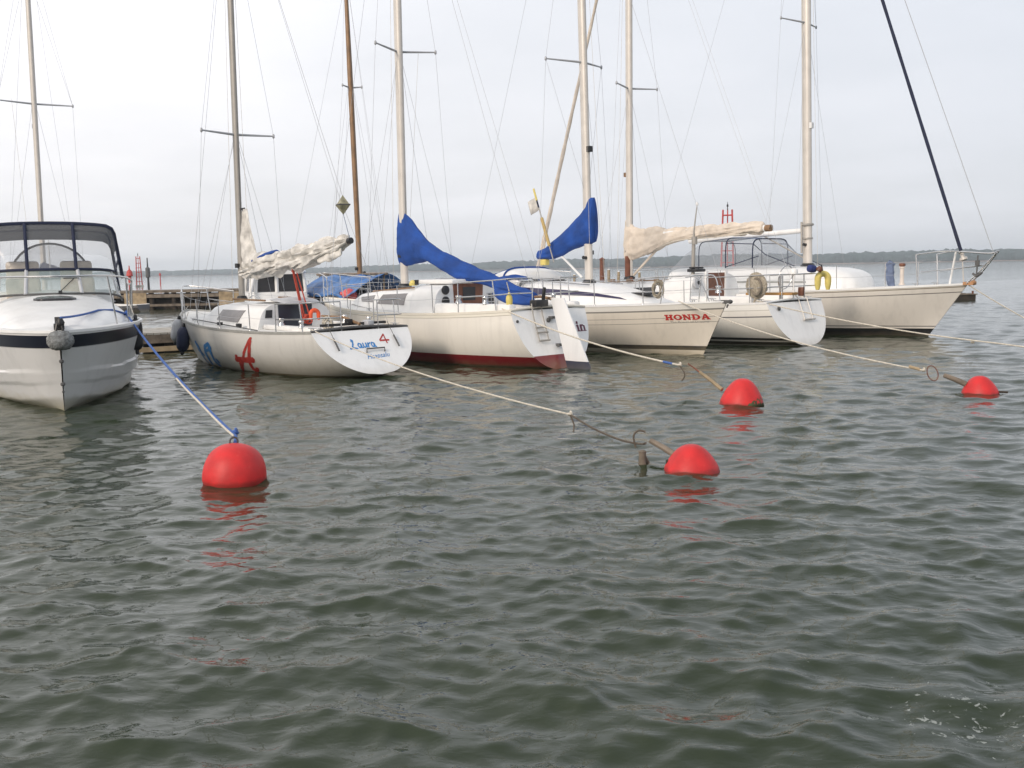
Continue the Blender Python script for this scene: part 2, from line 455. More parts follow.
def fit_laura(x, y):  # blue hand-painted name
    return LAURA(x, y)
LAURA = strokes([
    (.075, [(.50, 1.0), (.62, .92), (.52, .55), (.30, .16)]), (.09, [(.05, .07), (.30, .14), (.80, .05)]), (.05, [(.50, 1.0), (.44, .8)]),
    (.065, [(1.35, .5), (1.15, .58), (1.02, .40), (1.08, .14), (1.25, .12), (1.38, .5), (1.38, .12), (1.5, .1)]),
    (.065, [(1.62, .55), (1.60, .2), (1.72, .10), (1.90, .22), (1.95, .55), (1.95, .12)]),
    (.065, [(2.12, .1), (2.18, .55), (2.25, .45), (2.42, .56)]),
    (.065, [(2.85, .5), (2.65, .58), (2.52, .40), (2.58, .14), (2.75, .12), (2.88, .5), (2.88, .12), (3.0, .1)]),
])
FOUR = strokes([(.07, [(.75, 0), (.75, 1.0), (.0, .36)]), (.085, [(0, .36), (1.1, .36)])])
BIGA = strokes([
    (.042, [(.20, .08), (.30, .30), (.52, .95)]), (.055, [(.55, .98), (.58, .6), (.56, .30)]), (.035, [(.52, .95), (.36, .55)]),
    (.085, [(.10, .36), (.68, .38)]), (.05, [(.08, .46), (.10, .36)]), (.05, [(.20, .30), (.16, .04)]), (.055, [(.56, .30), (.60, .12), (.70, .04), (.76, .12)]),
])
BLUEN = strokes([
    (.06, [(.04, .92), (.20, .74), (.26, .50), (.36, .40)]), (.05, [(.08, .85), (.12, .55), (.24, .45)]), (.05, [(.20, .45), (.22, .20), (.30, .02)]),
    (.075, [(.62, .05), (.60, .50), (.66, .80), (.84, .92), (.94, .78), (.92, .62)]), (.06, [(.64, .62), (.84, .66), (.92, .82)]), (.065, [(.93, .8), (.96, .4), (.98, .2), (1.14, .02)]), (.05, [(1.12, .30), (1.2, .18)]),
])

# ------------------------------------------------------------------ sailboat pieces
def stay(parent, a, b, r=.0038, m='wire', sag=0., name='stay'):
    a, b = Vector(a), Vector(b); n = 2 if not sag else 12
    pts = [lerp(a, b, i/(n-1)) - Vector((0, 0, sag*4*(i/(n-1))*(1-i/(n-1)))) for i in range(n)]
    return MB().tube(pts, r, 5).build(name, M[m], parent)

def make_mast(root, x, z0, z1, rake=0., r=.075, m='alu', spreaders=(), oval=1.35, fittings=True, taper=.75, ym=0.):
    H = z1 - z0; X = lambda z: x - rake * (z - z0) / H
    mb = MB(); pts = [(X(lerp(z0, z1, i/12)), ym, lerp(z0, z1, i/12)) for i in range(13)]
    mb.tube(pts, [r * (1 if i < 8 else lerp(1, taper, (i-8)/4)) for i in range(13)], 14, True, oval)
    mast = mb.build('mast', M[m], root)
    if fittings:
        f = MB(); f.lathe([(r*2.0, 0), (r*2.0, .04), (r*1.5, .1)], (x, ym, z0 - .02), 16); f.build('mast_collar', M['dark'], mast)
        g = MB(); g.box((X(z0+.9)+.0, ym + r + .03, z0+.75), (.1, .06, .1)); g.lathe([(.045, 0), (.035, .05), (.045, .1), (.03, .12)], (X(z0+.6), ym - r - .0, z0 + .62), 12, (0, -1, .1)); g.build('winch', M['dark'], mast)
        h = MB(); h.tube([(X(z0+.5)-r*1.3, ym, z0+.5), (X(z1-.2)-r*1.1, ym, z1-.2)], .008, 5); h.build('sail_track', M['rubber'], mast)
    for z, half, sweep, tilt in spreaders:
        for sd in (1, -1):
            mb = MB(); a = Vector((X(z), ym + sd*r*.8, z)); b = Vector((X(z) - sweep, ym + sd*half, z + tilt))
            mb.tube([a, lerp(a, b, .5), b], [.028, .024, .017], 8); mb.lathe([(.012, -.05), (.028, -.03), (.028, .03), (.012, .05)], b, 8)
            mb.build('spreader', M['wire'], mast)
    mast['mx'] = x
    return mast, X

def rails(root, hull, t0, t1, n, h=.6, inset=.09, r=.011, lines=(1., .52), sides=(1, -1), pulp=True, push=True, tb=.05, pulp_open=0., pulp_h=None, bowx=0.05, hp=.62, mrail='steel'):
    for sd in sides:
        tops = []
        for i in range(n):
            t = lerp(t0, t1, i/(n-1)); p = hull.sheer(t, sd, inset); q = p + Vector((0, sd*.02, h)); tops.append(q)
            mb = MB(); mb.tube([p, q], r, 8); mb.lathe([(.03, 0), (.03, .015), (.015, .05)], p, 10); mb.build('stanchion', M[mrail], root)
        first = hull.sheer(tb, sd, inset); last = hull.sheer(.93, sd, min(inset, .05))
        for k in lines:
            pts = [first + Vector((0, 0, hp*k))] + [q - Vector((0, 0, h*(1-k))) for q in tops] + [last + Vector((0, 0, hp*k))]
            pp = []
            for i in range(len(pts)-1):
                for u in range(5):
                    v = u/5; pp.append(lerp(pts[i], pts[i+1], v) - Vector((0, 0, .025*4*v*(1-v))))
            MB().tube(pp + [pts[-1]], .0035, 5).build('lifeline', M['wire'], root)
    if pulp:
        mb = MB(); tip = hull.sheer(1, 1) ; tip.y = 0
        P = [hull.sheer(.86, 1, .06, hp), hull.sheer(.95, 1, .02, hp+.02), tip + Vector((bowx, .10, hp+.03)), tip + Vector((bowx+.05, 0, hp+.03))]
        top = P + [Vector((p.x, -p.y, p.z)) for p in reversed(P[:-1])]
        mb.tube(catmull(top, 6), .0125, 8)
        for sd in (1, -1):
            for t, tt, ins in ((.86, .865, .06), (.945, .955, .03)):
                mb.tube([hull.sheer(t, sd, ins), hull.sheer(tt, sd, ins*.7, hp+.01)], .0125, 8)
        mid = [p - Vector((0, 0, hp*.48)) for p in top[0:2]]
        for sd in (1, -1): mb.tube([Vector((p.x, sd*p.y, p.z)) for p in (P[0]-Vector((0, 0, hp*.48)), P[1]-Vector((0, 0, hp*.48)))], .009, 6)
        mb.build('pulpit', M[mrail], root)
    if push:
        for sd in ((1, -1) if push == 'split' else (0,)):
            mb = MB()
            if push == 'split':
                a = [hull.sheer(.17, sd, .07, hp), hull.sheer(.06, sd, .07, hp), hull.sheer(.0, sd, .12, hp) + Vector((.06, 0, 0)), hull.sheer(0, sd, hull.bt*.62, hp) + Vector((.05, 0, 0))]
                for k in (0, -.3): mb.tube(catmull([p + Vector((0, 0, k)) for p in a], 6), .0125, 8)
                for p, t, ins in ((a[0], .17, .07), (a[1], .05, .07), (a[3], .005, hull.bt*.62)):
                    q = hull.sheer(t, sd, ins); mb.tube([q, Vector((p.x, p.y, p.z))], .0125, 8)
            else:
                A = [hull.sheer(.17, 1, .07, hp), hull.sheer(.05, 1, .07, hp), hull.sheer(.0, 1, .16, hp) + Vector((.06, 0, 0)), hull.sheer(0, 1, hull.bt, hp) + Vector((.05, 0, 0))]
                ring = A + [Vector((p.x, -p.y, p.z)) for p in reversed(A[:-1])]
                for k in (0, -.3): mb.tube(catmull([p + Vector((0, 0, k)) for p in ring], 6), .0125, 8)
                for s2 in (1, -1):
                    for t, ins in ((.17, .07), (.05, .07), (.005, hull.bt*.6)):
                        q = hull.sheer(t, s2, ins); mb.tube([q, q + Vector((.02, 0, hp))], .0125, 8)
            mb.build('pushpit', M[mrail], root)

def winch(root, p, s=1.):
    mb = MB(); mb.lathe([(.07*s, 0), (.065*s, .03*s), (.045*s, .06*s), (.05*s, .11*s), (.065*s, .13*s), (.06*s, .15*s), (.02*s, .155*s)], p, 16)
    return mb.build('winch', M['steel'], root)
def cleat(root, p, ang=0.):
    mb = MB(); d = Vector((math.cos(ang), math.sin(ang), 0)); p = Vector(p)
    mb.tube([p - d*.11 + Vector((0, 0, .05)), p + Vector((0, 0, .045)), p + d*.11 + Vector((0, 0, .05))], [.008, .013, .008], 7)
    for k in (-.03, .03): mb.tube([p + d*k, p + d*k + Vector((0, 0, .045))], .011, 6)
    return mb.build('cleat', M['steel'], root)

def fender(name, label, p, L, r, m, rz=0., lean=(0, 0, 1), group=None, string=None):
    t = thing(name, label, 'fender', p, rz, group)
    prof = [(r*.25, -L/2 - r*.25), (r*.6, -L/2 - r*.05), (r*.9, -L/2 + r*.35), (r, -L/2 + r*.8), (r, L/2 - r*.8), (r*.9, L/2 - r*.35), (r*.6, L/2 + r*.05), (r*.25, L/2 + r*.25)]
    mb = MB(); mb.lathe(prof, n=20, axis=lean); mb.build('fender_body', m, t)
    e = MB(); ax = Vector(lean).normalized()
    for s in (1, -1): e.lathe([(r*.26, -.03), (r*.3, 0), (r*.3, .05), (r*.18, .08)], ax*(s*(L/2 + r*.22)), 12, ax*s)
    e.build('end_cap', M['dark'], t)
    if string is not None: MB().tube([ax*(L/2 + r*.2), Vector(string)], .008, 6).build('lanyard', M['ropew'], t)
    return t

class Frame:
    """stern point, heading (degrees) and direction of the bow: 1 away from the camera, -1 towards it"""
    def __init__(s, S, phi, fwd):
        a = rad(phi); u = Vector((-math.sin(a), math.cos(a), 0)) * fwd; s.loc = Vector(S); s.rz = math.atan2(u.y, u.x); s.u = u; s.v = Vector((-u.y, u.x, 0))
    def w(s, x, y, z): return s.loc + s.u*x + s.v*y + Vector((0, 0, z))

FL = Frame((-2.397, 18.79, 0), 44, 1)
FD = Frame((1.084, 20.233, 0), 42, 1)
FH = Frame((-1.487, 29.316, 0), 40, -1)
FE = Frame((7.353, 24.549, 0), 42, 1)
FF = Frame((4.249, 34.54, 0), 42, -1)
FM = Frame((-9.824, 21.537, 0), 25, -1)
# ================================================================== small racer with a white retrousse transom
def build_small_racer():
    R = thing('sailboat', 'small white sailboat with blue and red hand-painted name and cream sail bundled on its boom', 'sailboat', FL.loc, FL.rz)
    h = Hull(7.9, 1.13, 1.32, .45, (.89, .88, 1.15), (.07, -.38, -.12), lambda z: .02 + .72*max(-.2, z)/.93, lambda z: 7.45 + .36*z/1.15, n=(1.9, 2.4, 1.75), m=(2., 2., 1.7), bowq=.74)
    hm = hull_mat('white_racer_hull', (.70, .69, .66), zbands=((-1, .035, (.10, .08, .06)),), grime_h=.42, grime_amt=.5)
    tm = hull_mat('white_racer_transom', (.88, .88, .87), grime_h=.25, grime_amt=.35)
    hull = h.build(R, hm, M['deck'], M['railgrey'], (.03, .05), transom=tm)
    # dark capping across the transom top
    a, b = h.sheer(0, 1), h.sheer(0, -1)
    mb = MB(); pts = [lerp(a, b, i/10) + Vector((.02, 0, .012 + .05*(1-(2*i/10-1)**2))) for i in range(11)]; mb.tube(pts, .028, 8); mb.build('transom_capping', M['rubber'], R)
    # painted marks
    letters('lettering', BIGA, .85, 1.05, 60, lambda u, v: h.at(3.62 - u*1.0 - .42*v, .015 + v*.72, 1, .006), M['redpaint'], hull)
    letters('lettering', BLUEN, 1.3, 1.0, 50, lambda u, v: h.at(5.72 - u*1.05 - .34*v, .05 + v*.54, 1, .006), M['bluelet'], hull)
    tr = [o for o in R.children if o.name.startswith('transom')][0]
    def tmap(y0, z0, w, s, slope=0.):
        def f(u, v):
            y = y0 - u*w; z = z0 + v*s + slope*u
            return Vector((h.stern(z) - .008, y, z - .003))
        return f
    tr = next(o for o in R.children if o.name.split('.')[0] == 'transom')
    letters('lettering', LAURA, 3.1, 1.1, 45, tmap(.45, .555, .205, .17, .0), M['bluelet'], tr)
    letters('lettering', FOUR, 1.25, 1.1, 45, tmap(-.30, .615, .20, .17), M['redpaint'], tr)
    font_letters('lettering', 'Haapsalu', tmap(.17, .36, .55, .12, .02), M['bluelet'], tr, shear=.35)
    # cabin
    tk = Trunk(h, [(3.0, .92, .86, .54), (3.9, .92, .87, .53), (4.8, .82, .90, .50), (5.6, .64, .95, .38), (6.25, .42, 1.0, .05)], .36, .16)
    cab = tk.mesh().build('cabin', M['gel'], R)
    for sd in (1, -1):
        tk.window([(4.82, .68), (3.70, .70), (3.86, .24), (5.02, .24)], sd, 'window', M['greywin'], cab)
    X = 3.0 - .004
    panel('companionway', [(X, .42, .86), (X, -.36, .86), (X, -.38, 1.37), (X, .43, 1.37)], M['navyboard'], R, .012, (-1, 0, 0))
    panel('bulkhead_window', [(X, .74, 1.10), (X, .58, 1.10), (X, .57, 1.26), (X, .71, 1.26)], M['win'], cab, .012, (-1, 0, 0))
    mb = MB(); rows = []
    for i in range(7):
        x = lerp(2.9, 3.95, i/6); w = .42
        rows.append([Vector((x, w*math.cos(PI*j/12), 1.41 + .075*math.sin(PI*j/12)*(1 - .3*abs(i/3-1)**3))) for j in range(13)])
    mb.grid(rows); mb.add(rows[0], [tuple(range(13))]); mb.add(rows[-1], [tuple(range(13))]); mb.build('sliding_hatch', M['gel'], R)
    # folded spray cloth lying over the hatch edge
    cover('hatch_cloth', [(2.75, 1.43, 1.37, .40), (2.95, 1.49, 1.40, .46), (3.2, 1.50, 1.43, .44), (3.35, 1.49, 1.45, .4)], M['greyfend'], R, .012, 5)
    # cockpit coamings and thwart
    for sd in (1, -1):
        mb = MB(); mb.box((2.0, sd*.74, .92), (1.95, .14, .10), 0, -.01); mb.build('coaming', M['gel'], R, bevel=.03)
        winch(R, (2.35, sd*.76, .96)); winch(R, (1.55, sd*.80, .95), .9)
        mb = MB(); mb.tube([h.sheer(.28, sd, .16, .03), h.sheer(.75, sd, .22, .035)], .012, 6); mb.build('genoa_track', M['rubber'], R)
        mb = MB(); mb.tube([(3.2, sd*.6, 1.45), (4.6, sd*.56, 1.47)], .02, 6); mb.build('grab_rail', M['teak'], cab)
        cleat(R, h.sheer(.03, sd, .18, .035), .2); cleat(R, h.sheer(.72, sd, .16, .035))
    for bx in ((3.5, 1.06, .96), (4.3, 1.06, .97)):
        mb = MB(); mb.box(bx, (.16, .06, .07)); mb.build('sheet_block', M['dark'], R, bevel=.01)
    # stern clutter: tiller, traveller, instrument pod
    mb = MB(); mb.tube([(.72, .02, 1.0), (1.2, .04, 1.12), (1.9, .1, 1.14)], [.03, .026, .02], 8); mb.build('tiller', M['teak'], R)
    mb = MB(); mb.box((.95, 0, 1.0), (.08, 1.5, .05)); mb.box((.95, .12, 1.06), (.12, .1, .08)); mb.build('traveller', M['dark'], R)
    mb = MB(); mb.box((.9, -.30, .99), (.22, .16, .14)); mb.build('stern_locker', M['greyfend'], R, bevel=.03)
    # grab bar and step brackets on the transom
    mb = MB(); z = .545
    mb.tube([(h.stern(.47)-.01, .12, .47), (h.stern(z)-.06, .12, z), (h.stern(z)-.06, -.30, z), (h.stern(.47)-.01, -.30, .47)], .013, 8); mb.build('grab_bar', M['rubber'], tr)
    for y in (.74, -.66):
        mb = MB(); mb.tube([(h.stern(.92)+.02, y, 1.02), (h.stern(.7)-.02, y, .74)], .006, 6); mb.tube([(h.stern(.72)-.02, y, .76), (h.stern(.5)-.02, y, .55)], .017, 8); mb.build('backstay_tang', M['rubber'], R)
    rails(R, h, .30, .80, 4, h=.55, hp=.56, push='split', tb=.17)
    # rig
    zt = 11.9
    mast, X = make_mast(R, 5.22, 1.44, zt, .22, .062, 'alu_grey', [(5.05, .87, .12, .02)])
    top = Vector((X(zt-.4), 0, zt-.4))
    stay(R, (7.75, 0, 1.22), (X(10.2), 0, 10.2))
    for y in (.74, -.66): stay(R, (.72, y, 1.0), (1.35, 0, 3.6))
    stay(R, (1.35, 0, 3.6), top)
    for sd in (1, -1):
        stay(R, h.sheer(.64, sd, .1), (X(5.07)-.12, sd*.87, 5.07)); stay(R, (X(5.07)-.12, sd*.87, 5.07), (X(10.0), sd*.05, 10.0))
        stay(R, h.sheer(.60, sd, .12), (X(5.0), sd*.05, 5.0)); 
        stay(R, h.sheer(.68, sd, .12), (X(4.9), sd*.05, 4.9))
    stay(R, (5.45, .1, 1.5), (X(11)+.1, .03, 11), .004, 'ropew', name='halyard'); stay(R, (5.1, -.16, 1.5), (X(11)-.02, -.06, 11), .004, 'ropew', name='halyard')
    # boom, bundled sail and its head still on the mast
    mb = MB(); mb.tube([(5.13, 0, 2.10), (.98, .0, 2.60)], .05, 12, True, 1.3); boom = mb.build('boom', M['alu_grey'], R)
    mb = MB(); mb.tube([(1.02, 0, 2.595), (.93, 0, 2.605)], .062, 12); mb.build('end_cap', M['dark'], boom)
    sl = cover('sail', [(5.16, 2.22, 1.96, .10), (4.7, 2.27, 1.93, .17), (4.1, 2.32, 1.95, .19), (3.4, 2.46, 2.02, .18), (2.6, 2.56, 2.10, .17), (1.9, 2.66, 2.26, .13), (1.35, 2.69, 2.42, .10), (1.05, 2.70, 2.52, .07)], M['sail'], R, .07, 2, 44, 18, ties=6, fold=1.5, fine=.18)
    cover('sail_flake', [(4.5, 2.43, 2.12, .10, .1), (4.0, 2.46, 2.2, .14, .1), (3.4, 2.46, 2.3, .08, .1)], M['sail'], sl, .06, 9)
    cover('sail_flake', [(2.0, 2.34, 2.20, .04, .05), (1.55, 2.40, 2.24, .05, .05), (1.2, 2.48, 2.34, .02, .05)], M['sail'], sl, .05, 12)
    cover('sail_band', [(4.35, 2.37, 2.22, .12, .1), (4.2, 2.40, 2.27, .14, .1), (3.85, 2.45, 2.34, .13, .1), (3.5, 2.5, 2.42, .07, .1)], M['blue'], sl, .02, 4)
    mb = MB(); rows = []
    for i in range(15):
        v = i/14; z = lerp(2.15, 3.42, v); w = lerp(.86, .30, v**.8)
        rows.append([Vector((5.10 - .02 - w*u - .12*math.sin(v*3)*u*u, .05*math.sin(5*u + 4*v) + .13*u*(1-v) + .03*noise.noise(Vector((u*4, v*7, 2))), z - .10*u*(1 - v))) for u in [k/8 for k in range(9)]])
    mb.grid(rows); so = mb.build('sail_head', M['sail'], R, angle=80)
    sm = so.modifiers.new('thickness', 'SOLIDIFY'); sm.thickness = .006
    mb = MB(); mb.box((5.0, .0, 3.43), (.18, .02, .05)); mb.build('headboard', M['dark'], so)
    # red mainsheet tackle
    mb = MB()
    for dx, dy in ((-.08, -.05), (0, .03), (.07, -.02), (.0, .07)): mb.tube([(3.05 + dx*.4, dy*.5, 2.16), (2.62 + dx, dy, 1.04)], .014, 6)
    mb.build('mainsheet', M['red'], R)
    mb = MB(); mb.box((3.05, 0, 2.1), (.09, .05, .14)); mb.box((2.62, 0, 1.08), (.1, .06, .16)); mb.build('block', M['red'], R, bevel=.01)
    mb = MB(); mb.torus((2.52, .06, 1.06), .08, .02, (1, .3, .4)); mb.torus((2.5, .02, 1.02), .065, .018, (.8, -.3, .6)); mb.build('sheet_coil', M['red'], R)
    stay(R, (.98, 0, 2.65), (1.16, 0, 3.12), .006, 'bluebl', name='topping_lift'); stay(R, (1.16, 0, 3.45), (X(11.5), 0, 11.4), .005, 'wire', name='topping_lift')
    # reflector hung in the topping lift: a thing of its own
    q = thing('radar_reflector', 'octahedral radar reflector hanging above the end of the sail-wrapped boom', 'radar reflector', FL.w(1.16, 0, 3.285), FL.rz + .5)
    mb = MB()
    ax = [Vector((.155, 0, .0)), Vector((0, .155, .0)), Vector((-.155, 0, 0)), Vector((0, -.155, 0)), Vector((0, 0, .2)), Vector((0, 0, -.18))]
    mb.add(ax, [(0, 1, 4), (1, 2, 4), (2, 3, 4), (3, 0, 4), (1, 0, 5), (2, 1, 5), (3, 2, 5), (0, 3, 5)])
    mb.build('reflector_body', mat('reflector_olive', (.33, .31, .20), .5, var=.5, scale=14), q, smooth=False)
    mb = MB(); mb.torus((0, 0, .015), .15, .014, n=4, k=6); mb.build('reflector_rim', M['rubber'], q)
    # loose gear
    q = thing('lifebuoy', 'orange horseshoe lifebuoy stowed in cockpit of the small white racer', 'lifebuoy', FL.w(2.34, -.02, 1.16), FL.rz)
    horseshoe(MB(), (.15, 1, 0), .085, .12, .04).build('horseshoe', M['orange'], q)
    MB().tube([(0, -.1, .05), (.02, .1, .05)], .02, 6).build('strap', M['red'], q)
    fender('fender', 'pale grey fender hanging at bow of the hand-lettered white sailboat', h_world(FL, h.at(6.45, .80, 1, .10)) + Vector((-.05, 0, -.02)), .46, .13, M['greyfend'], lean=(.2, 0, 1), string=(.25, .1, .55))
    fender('fender', 'navy fender hanging at bow of the hand-lettered white sailboat', h_world(FL, h.at(6.0, .62, 1, .13)), .50, .14, M['navyfend'], lean=(.12, 0, 1), string=(.12, .1, .6))
    return h
def h_world(F, p): return F.w(p.x, p.y, p.z)
HL = build_small_racer()

# ================================================================== cream cruiser with red boot stripe
def build_cream_cruiser():
    R = thing('sailboat', 'cream sailboat with red waterline band, white stern rudder and long sloping blue cover', 'sailboat', FD.loc, FD.rz)
    h = Hull(9.1, 1.06, 1.48, .45, (1.17, 1.07, 1.32), (-.06, -.45, -.12), lambda z: .03 + .40*max(-.3, z)/1.1, lambda z: 8.35 + .75*z/1.32, n=(2.3, 2.8, 1.45), m=(2., 2., 1.5))
    red = (.20, .015, .02)
    hm = hull_mat('cream_cruiser_hull', (.77, .74, .68), zbands=((-2, .24, red), (-2, .03, (.05, .012, .012))), bbands=((0, .07, (.78, .75, .66)), (.07, .085, (.45, .42, .36))), grime_h=.15, grime_amt=.3)
    tm = hull_mat('white_cruiser_transom', (.87, .865, .85), zbands=((-2, .26, red),), grime_h=.2, grime_amt=.35)
    hull = h.build(R, hm, M['deck'], M['cream'], (.04, .05), transom=tm)
    tr = next(o for o in R.children if o.name.split('.')[0] == 'transom')
    mb = MB(); a, b = h.sheer(0, 1), h.sheer(0, -1); mb.tube([lerp(a, b, i/10) + Vector((.0, 0, .01 + .05*(1-(2*i/10-1)**2))) for i in range(11)], .03, 8); mb.build('transom_capping', M['cream'], R)
    # rudder on the transom
    def rud(z): return h.stern(z) - .05 - .07*(1.3 - z)
    mb = MB(); prof = []
    for z, c in ((1.40, .34), (1.2, .38), (.8, .46), (.3, .56), (.0, .62), (-.5, .62)):
        x = .33 - .36*(1.3 - z)*.9 - .02
        prof.append([Vector((x + .02, .03, z)), Vector((x - c*.5, .045, z)), Vector((x - c, .012, z)), Vector((x - c, -.012, z)), Vector((x - c*.5, -.045, z)), Vector((x + .02, -.03, z))])
    mb.grid(prof, True, True)
    mb.build('rudder', hull_mat('rudder_paint', (.80, .81, .82), zbands=((-2, .14, (.02, .03, .07)),), grime_amt=.2), R)
    mb = MB(); mb.tube([(.2, 0, 1.36), (.7, 0, 1.42), (1.5, .05, 1.38)], [.035, .03, .022], 8); mb.build('tiller', M['teak'], R)
    mb = MB()
    for z in (1.0, .45): mb.box((h.stern(z) - .04, 0, z), (.14, .12, .05))
    mb.build('pintle', M['rubber'], R)
    # folding ladder
    mb = MB()
    for y in (.52, .26): mb.tube([(h.stern(1.1)-.02, y, 1.30), (h.stern(1.05)-.05, y, 1.05), (h.stern(.6)-.06, y, .56)], .013, 8)
    for z in (.82, .72, .56): mb.tube([(h.stern(z)-.06, .54, z), (h.stern(z)-.06, .24, z)], .018, 8)
    mb.build('boarding_ladder', M['alu_grey'], R)
    mb = MB(); mb.lathe([(.05, 0), (.05, .02), (.03, .04)], (h.stern(.95)-.01, .1, .95), 12, (-1, 0, 0)); mb.lathe([(.04, 0), (.04, .02)], (h.stern(.95)-.01, -.30, .95), 12, (-1, 0, 0)); mb.lathe([(.03, 0), (.03, .02)], (h.stern(.98)-.01, .95, .96), 12, (-1, 0, 0)); mb.build('exhaust_fitting', M['rubber'], tr)
    IN = strokes([(.09, [(.15, 0), (.15, .62)]), (.1, [(.15, .85), (.15, .95)]), (.06, [(.02, .6), (.15, .62)]), (.05, [(.02, .02), (.3, .02)]), (.09, [(.5, 0), (.5, .62)]), (.07, [(.5, .5), (.68, .64), (.84, .52)]), (.09, [(.86, .5), (.86, 0)]), (.05, [(.4, .02), (1.0, .02)])])
    letters('lettering', IN, 1.1, 1.05, 40, lambda u, v: Vector((h.stern(.68 + v*.2) - .008, -.66 - u*.26, .68 + v*.2)), mat('maroon_letter', (.12, .02, .05), .5), tr)
    # cabin
    tk = Trunk(h, [(3.0, 1.02, 1.08, .62), (3.9, 1.02, 1.08, .62), (4.0, .98, 1.08, .54), (5.6, .84, 1.12, .46), (6.6, .62, 1.18, .30), (7.1, .45, 1.22, .05)], .34, .12)
    cab = tk.mesh().build('cabin', M['gel'], R)
    for sd in (1, -1):
        w = tk.window([(5.25, .72), (4.2, .76), (4.2, .28), (5.4, .28)], sd, 'window', M['greywin'], cab)
        tk.window([(6.4, .66), (5.6, .70), (5.6, .34), (6.3, .34)], sd, 'window', M['greywin'], cab)
    X = 2.996
    panel('companionway', [(X, .42, 1.14), (X, -.36, 1.14), (X, -.40, 1.72), (X, .46, 1.72)], M['mahog'], R, .02, (-1, 0, 0))
    cw = next(o for o in R.children if o.name.split('.')[0] == 'companionway')
    panel('companionway_window', [(X-.022, .20, 1.33), (X-.022, -.16, 1.33), (X-.022, -.16, 1.62), (X-.022, .20, 1.62)], M['win'], cw, .006, (-1, 0, 0))
    mb = MB(); mb.box((3.55, .03, 1.75), (1.25, 1.0, .10)); mb.build('sliding_hatch', M['gel'], R, bevel=.03)
    for z in (1.57, 1.33):
        mb = MB(); mb.lathe([(.10, 0), (.10, .03), (.075, .05), (.06, .055)], (X, .68, z), 18, (-1, 0, 0)); mb.build('compass', M['dark'], cab)
    mb = MB(); mb.box((X-.012, -.63, 1.32), (.02, .22, .30)); ip = mb.build('instrument_panel', M['greyfend'], cab)
    mb = MB()
    for i in range(3):
        for j in range(2): mb.box((X-.026, -.58 - .10*j, 1.22 + .10*i), (.012, .075, .07))
    mb.build('gauge', M['win'], ip)
    mb = MB(); mb.lathe([(.09, 0), (.10, .05), (.06, .12), (.03, .13)], (4.6, .35, 1.66), 14); mb.build('ventilator', M['yellow'], cab)
    for y in (.25, -.2):
        mb = MB(); mb.lathe([(.05, 0), (.045, .08), (.06, .11), (.02, .115)], (4.2, y + .3, 1.68), 12); mb.build('winch', M['dark'], cab)
    for sd in (1, -1):
        mb = MB(); mb.box((1.75, sd*.92, 1.18), (2.45, .2, .24), 0, 0); mb.build('coaming', M['gel'], R, bevel=.05)
        winch(R, (2.2, sd*.95, 1.3), 1.1); winch(R, (1.3, sd*.98, 1.3)); cleat(R, h.sheer(.05, sd, .18, .035)); cleat(R, h.sheer(.55, sd, .18, .035))
        mb = MB(); mb.tube([(4.2, sd*.62, 1.62), (6.0, sd*.52, 1.53)], .018, 6); mb.build('grab_rail', M['teak'], cab)
    rails(R, h, .26, .80, 5, h=.62, hp=.64, push='split', tb=.17)
    # furled headsail cover lying on the stern rail, ventilators
    mb = MB(); mb.box((.42, .3, 1.3), (.2, .35, .14)); mb.tube([(.4, .2, 1.36), (.36, .2, 1.62)], .04, 8); mb.build('stern_gear', M['dark'], R, bevel=.02)
    # rig
    zt = 13.2
    mast, X2 = make_mast(R, 5.42, 1.62, zt, .10, .085, 'alu', [(7.12, .86, .30, .04)])
    top = Vector((X2(zt), 0, zt-.1))
    stay(R, (8.95, 0, 1.38), (X2(zt), 0, zt-.15)); stay(R, (.45, 0, 1.2), top)
    for sd in (1, -1):
        tip = (X2(7.16)-.30, sd*.86, 7.16)
        stay(R, h.sheer(.55, sd, .12), tip); stay(R, tip, (X2(13), sd*.05, 13)); stay(R, h.sheer(.51, sd, .16), (X2(7), sd*.06, 7)); stay(R, h.sheer(.62, sd, .16), (X2(6.9), sd*.06, 6.9))
    stay(R, (5.7, .12, 1.7), (X2(12.8)+.1, .04, 12.8), .004, 'ropew', name='halyard'); stay(R, (5.6, -.2, 1.7), (X2(7)-.1, -.5, 7.12), .0035, 'ropew', name='halyard')
    stay(R, (.95, 0, 1.5), (X2(12.9)-.1, 0, 12.9), .004, 'wire', name='topping_lift')
    mb = MB(); mb.tube([(5.30, 0, 2.40), (4.7, 0, 2.38), (4.3, 0, 2.34), (3.5, 0, 2.06), (2.25, 0, 1.77), (.95, 0, 1.44)], .05, 10, True, 1.1); mb.build('boom', M['alu'], R)
    cover('sail_cover', [(5.53, 3.42, 2.14, .115), (5.40, 3.40, 2.12, .15), (5.10, 3.22, 2.13, .17), (4.8, 2.93, 2.19, .17), (4.42, 2.66, 2.22, .16), (3.95, 2.45, 2.02, .17), (3.5, 2.29, 1.86, .17), (3.0, 2.14, 1.76, .17), (2.25, 1.91, 1.62, .15), (1.63, 1.72, 1.47, .13), (.85, 1.50, 1.38, .09)], M['blue'], R, .032, 6, 40, 12, fold=1.0, fine=.35)
    cover('cover_tail', [(1.9, 1.60, 1.42, .10, .15), (1.5, 1.52, 1.28, .16, .18), (1.0, 1.44, 1.24, .15, .18), (.72, 1.40, 1.27, .06, .18)], M['blue'], R, .03, 16)
    q = thing('throw_bag', 'small yellow throw bag hanging on the stern rail of the red-banded sailboat', 'throw bag', FD.w(.62, .93, 1.38), FD.rz)
